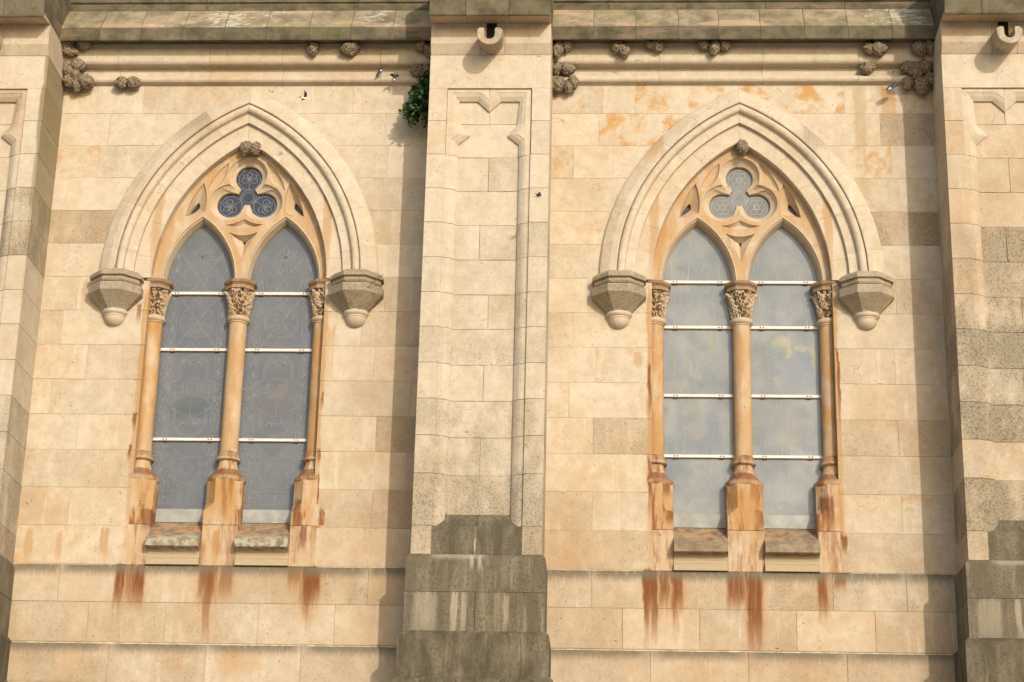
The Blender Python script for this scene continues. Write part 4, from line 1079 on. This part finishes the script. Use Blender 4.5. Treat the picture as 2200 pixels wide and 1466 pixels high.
# ------------------------------------------------------------------ birds
def bird(loc, rot, span, lab, wings='open', sc=1.0):
    """house martin: lofted body, long curved wings, forked tail; local: x forward, z up"""
    V = []; F = []; MI = []
    sec = [(-.062, .003, 0.0), (-.05, .010, .001), (-.03, .017, .001), (0, .021, 0), (.025, .020, .001), (.04, .015, .004), (.05, .0135, .007), (.058, .011, .008), (.065, .005, .007), (.071, .0015, .006)]
    n = 10
    for x, r, dz in sec:
        for i in range(n):
            a = 2*PI*i/n; V.append((x, r*math.cos(a)*1.0, dz+r*math.sin(a)*.92))
    for j in range(len(sec)-1):
        for i in range(n):
            F.append([j*n+i, j*n+(i+1) % n, (j+1)*n+(i+1) % n, (j+1)*n+i]); zm = math.sin(2*PI*(i+.5)/n)
            MI.append(1 if zm < -.15 or (j in (0, 1) and zm > .3) else 0)
    def plate(pts, t=.0018):
        b = len(V); m = len(pts)
        for p in pts: V.append((p[0], p[1], p[2]+t))
        for p in pts: V.append((p[0], p[1], p[2]-t))
        F.append(list(range(b, b+m))); F.append(list(range(b+m, b+2*m))[::-1]); MI.extend([0, 0])
        for i in range(m): F.append([b+i, b+(i+1) % m, b+m+(i+1) % m, b+m+i]); MI.append(0)
    for s in (-1, 1):
        if wings == 'open': up = .055*span; ys = (.012, .05, .09, .135)
        elif wings == 'up': up = .10; ys = (.012, .035, .055, .075)
        else: up = .0; ys = (.012, .022, .028, .030)
        if wings == 'shut':
            plate([(.028, s*.014, .010), (.02, s*.024, .008), (-.03, s*.026, .008), (-.085, s*.014, .008), (-.05, s*.008, .012)])
        else:
            plate([(.028, s*ys[0], .006), (.036, s*ys[1], .006+up*.5), (.020, s*ys[2], .006+up*.8), (-.035, s*ys[3], .006+up), (-.022, s*ys[2]*.9, .006+up*.75), (-.018, s*ys[1], .006+up*.45), (-.02, s*ys[0], .006)])
        plate([(-.052, s*.002, .002), (-.052, s*.009, .002), (-.10, s*.021, .002), (-.078, s*.002, .002)])
    V = [(x*sc, y*sc, z*sc) for x, y, z in V]
    me = bpy.data.meshes.new('martin'); me.from_pydata(V, [], F); me.materials.append(M_BIRDB); me.materials.append(M_BIRDW)
    for p, k in zip(me.polygons, MI): p.material_index = k
    bm = bmesh.new(); bm.from_mesh(me); bmesh.ops.recalc_face_normals(bm, faces=bm.faces); bm.to_mesh(me); bm.free()
    o = link('martin', me, None); o.location = (loc[0], -loc[1], loc[2]); o.rotation_euler = rot
    o['label'] = lab; o['category'] = 'bird'; o['group'] = 'martins about the nests'
bird((3.43, .9, -.215), (-.35, .1, .35), 1.0, 'small white bellied bird flying above the arch of the blue grey window', 'open', .7)
bird((4.285, .14, .53), (1.57, 2.2, 0.0), 1, 'dark bird clinging to the left string course, farther from the buttress', 'shut', 1.0)
bird((4.50, .17, .45), (1.45, -1.45, 0.2), 1, 'dark bird with spread wing on the left string course, nearer the plant', 'up', .85)
bird((6.50, 1.35, -1.79), (.5, .1, -.2), 1.0, 'small dark bird flying in front of the middle buttress', 'open', .75)
bird((11.08, .22, .28), (1.57, -.6, 0.0), 1, 'dark and white bird hanging at the shaded nests on the right', 'shut', 1.35)

# ------------------------------------------------------------------ plant in the corner by the middle buttress
PT = thing('wall_shrub', 'dark green leafy plant growing from the corner beside the middle buttress', 'plant', (5.0, -.12, .3))
rng = random.Random(3)
V = []; F = []; SV = []; SF = []
def tube(p0, p1, r):
    b = len(SV); d = (p1-p0).normalized(); a = d.orthogonal().normalized(); c = d.cross(a)
    for p, rr in ((p0, r), (p1, r*.7)):
        for k in range(5): SV.append(tuple(p+a*rr*math.cos(k*2*PI/5)+c*rr*math.sin(k*2*PI/5)))
    for k in range(5): SF.append([b+k, b+(k+1) % 5, b+5+(k+1) % 5, b+5+k])
def leafm(p, d, up, L):
    b = len(V); s = d.cross(up)
    if s.length < 1e-4: return
    s.normalize(); nn = s.cross(d).normalized()
    for t, wd, h in ((0, 0, 0), (.22, .34, -.05), (.45, .20, .0), (.62, .40, -.07), (.8, .16, -.02), (1.0, 0, -.12)):
        V.append(tuple(p+d*L*t+s*L*wd+nn*L*h)); V.append(tuple(p+d*L*t-s*L*wd+nn*L*h))
    for k in range(5): F.append([b+2*k, b+2*k+1, b+2*k+3, b+2*k+2])
root = Vector((5.02, -.10, .25))
ends = [(-.08, -.35, .10), (-.16, -.3, -.05), (-.27, -.3, -.12), (-.32, -.28, -.32), (-.38, -.3, -.45), (-.33, -.28, -.52), (-.22, -.35, -.45), (-.12, -.4, -.5), (-.04, -.3, -.62), (-.14, -.45, -.25), (-.24, -.4, -.3), (-.05, -.42, -.1), (-.05, -.4, -.35), (-.30, -.22, -.55)]
for e in ends:
    p = root.copy(); tgt = root+Vector(e)*.86; n = 7
    pts = [root.lerp(tgt, i/n)+Vector((rng.uniform(-.02, .02), rng.uniform(-.02, .02), rng.uniform(-.02, .02)+.06*math.sin(PI*i/n))) for i in range(n+1)]
    for a, b in zip(pts, pts[1:]): tube(a, b, .005)
    for q in range(230):
        t = rng.uniform(.25, 1.05); c = root.lerp(tgt, t)+Vector((rng.gauss(0, .035), rng.gauss(0, .05), rng.gauss(0, .035)+.05*math.sin(PI*min(1, t))))
        if c.x > 5.025: c.x = 5.025-rng.uniform(0, .06)
        d = Vector((rng.gauss(-.2, .6), rng.gauss(-.4, .5), rng.gauss(-.35, .5))).normalized()
        leafm(c, d, Vector((rng.gauss(0, .4), rng.gauss(-.5, .4), 1)).normalized(), rng.uniform(.04, .08))
fo = link('foliage', mesh('foliage', V, F), M_LEAF, PT); fo['kind'] = 'stuff'
link('stems', mesh('stems', SV, SF), M_STEM, PT)
# twig lying on the corbel
V = []; F = []; SV = []; SF = []
pts = [Vector(P(4.30, .33, -2.61)), Vector(P(4.37, .36, -2.56)), Vector(P(4.44, .37, -2.50)), Vector(P(4.505, .38, -2.45))]
for a, b in zip(pts, pts[1:]): tube(a, b, .006)
tube(pts[2], Vector(P(4.42, .37, -2.46)), .004)
o = link('twig', mesh('twig', SV, SF), M_STEM); o['label'] = 'thin dark twig caught on the corbel right of the blue grey window'; o['category'] = 'twig'
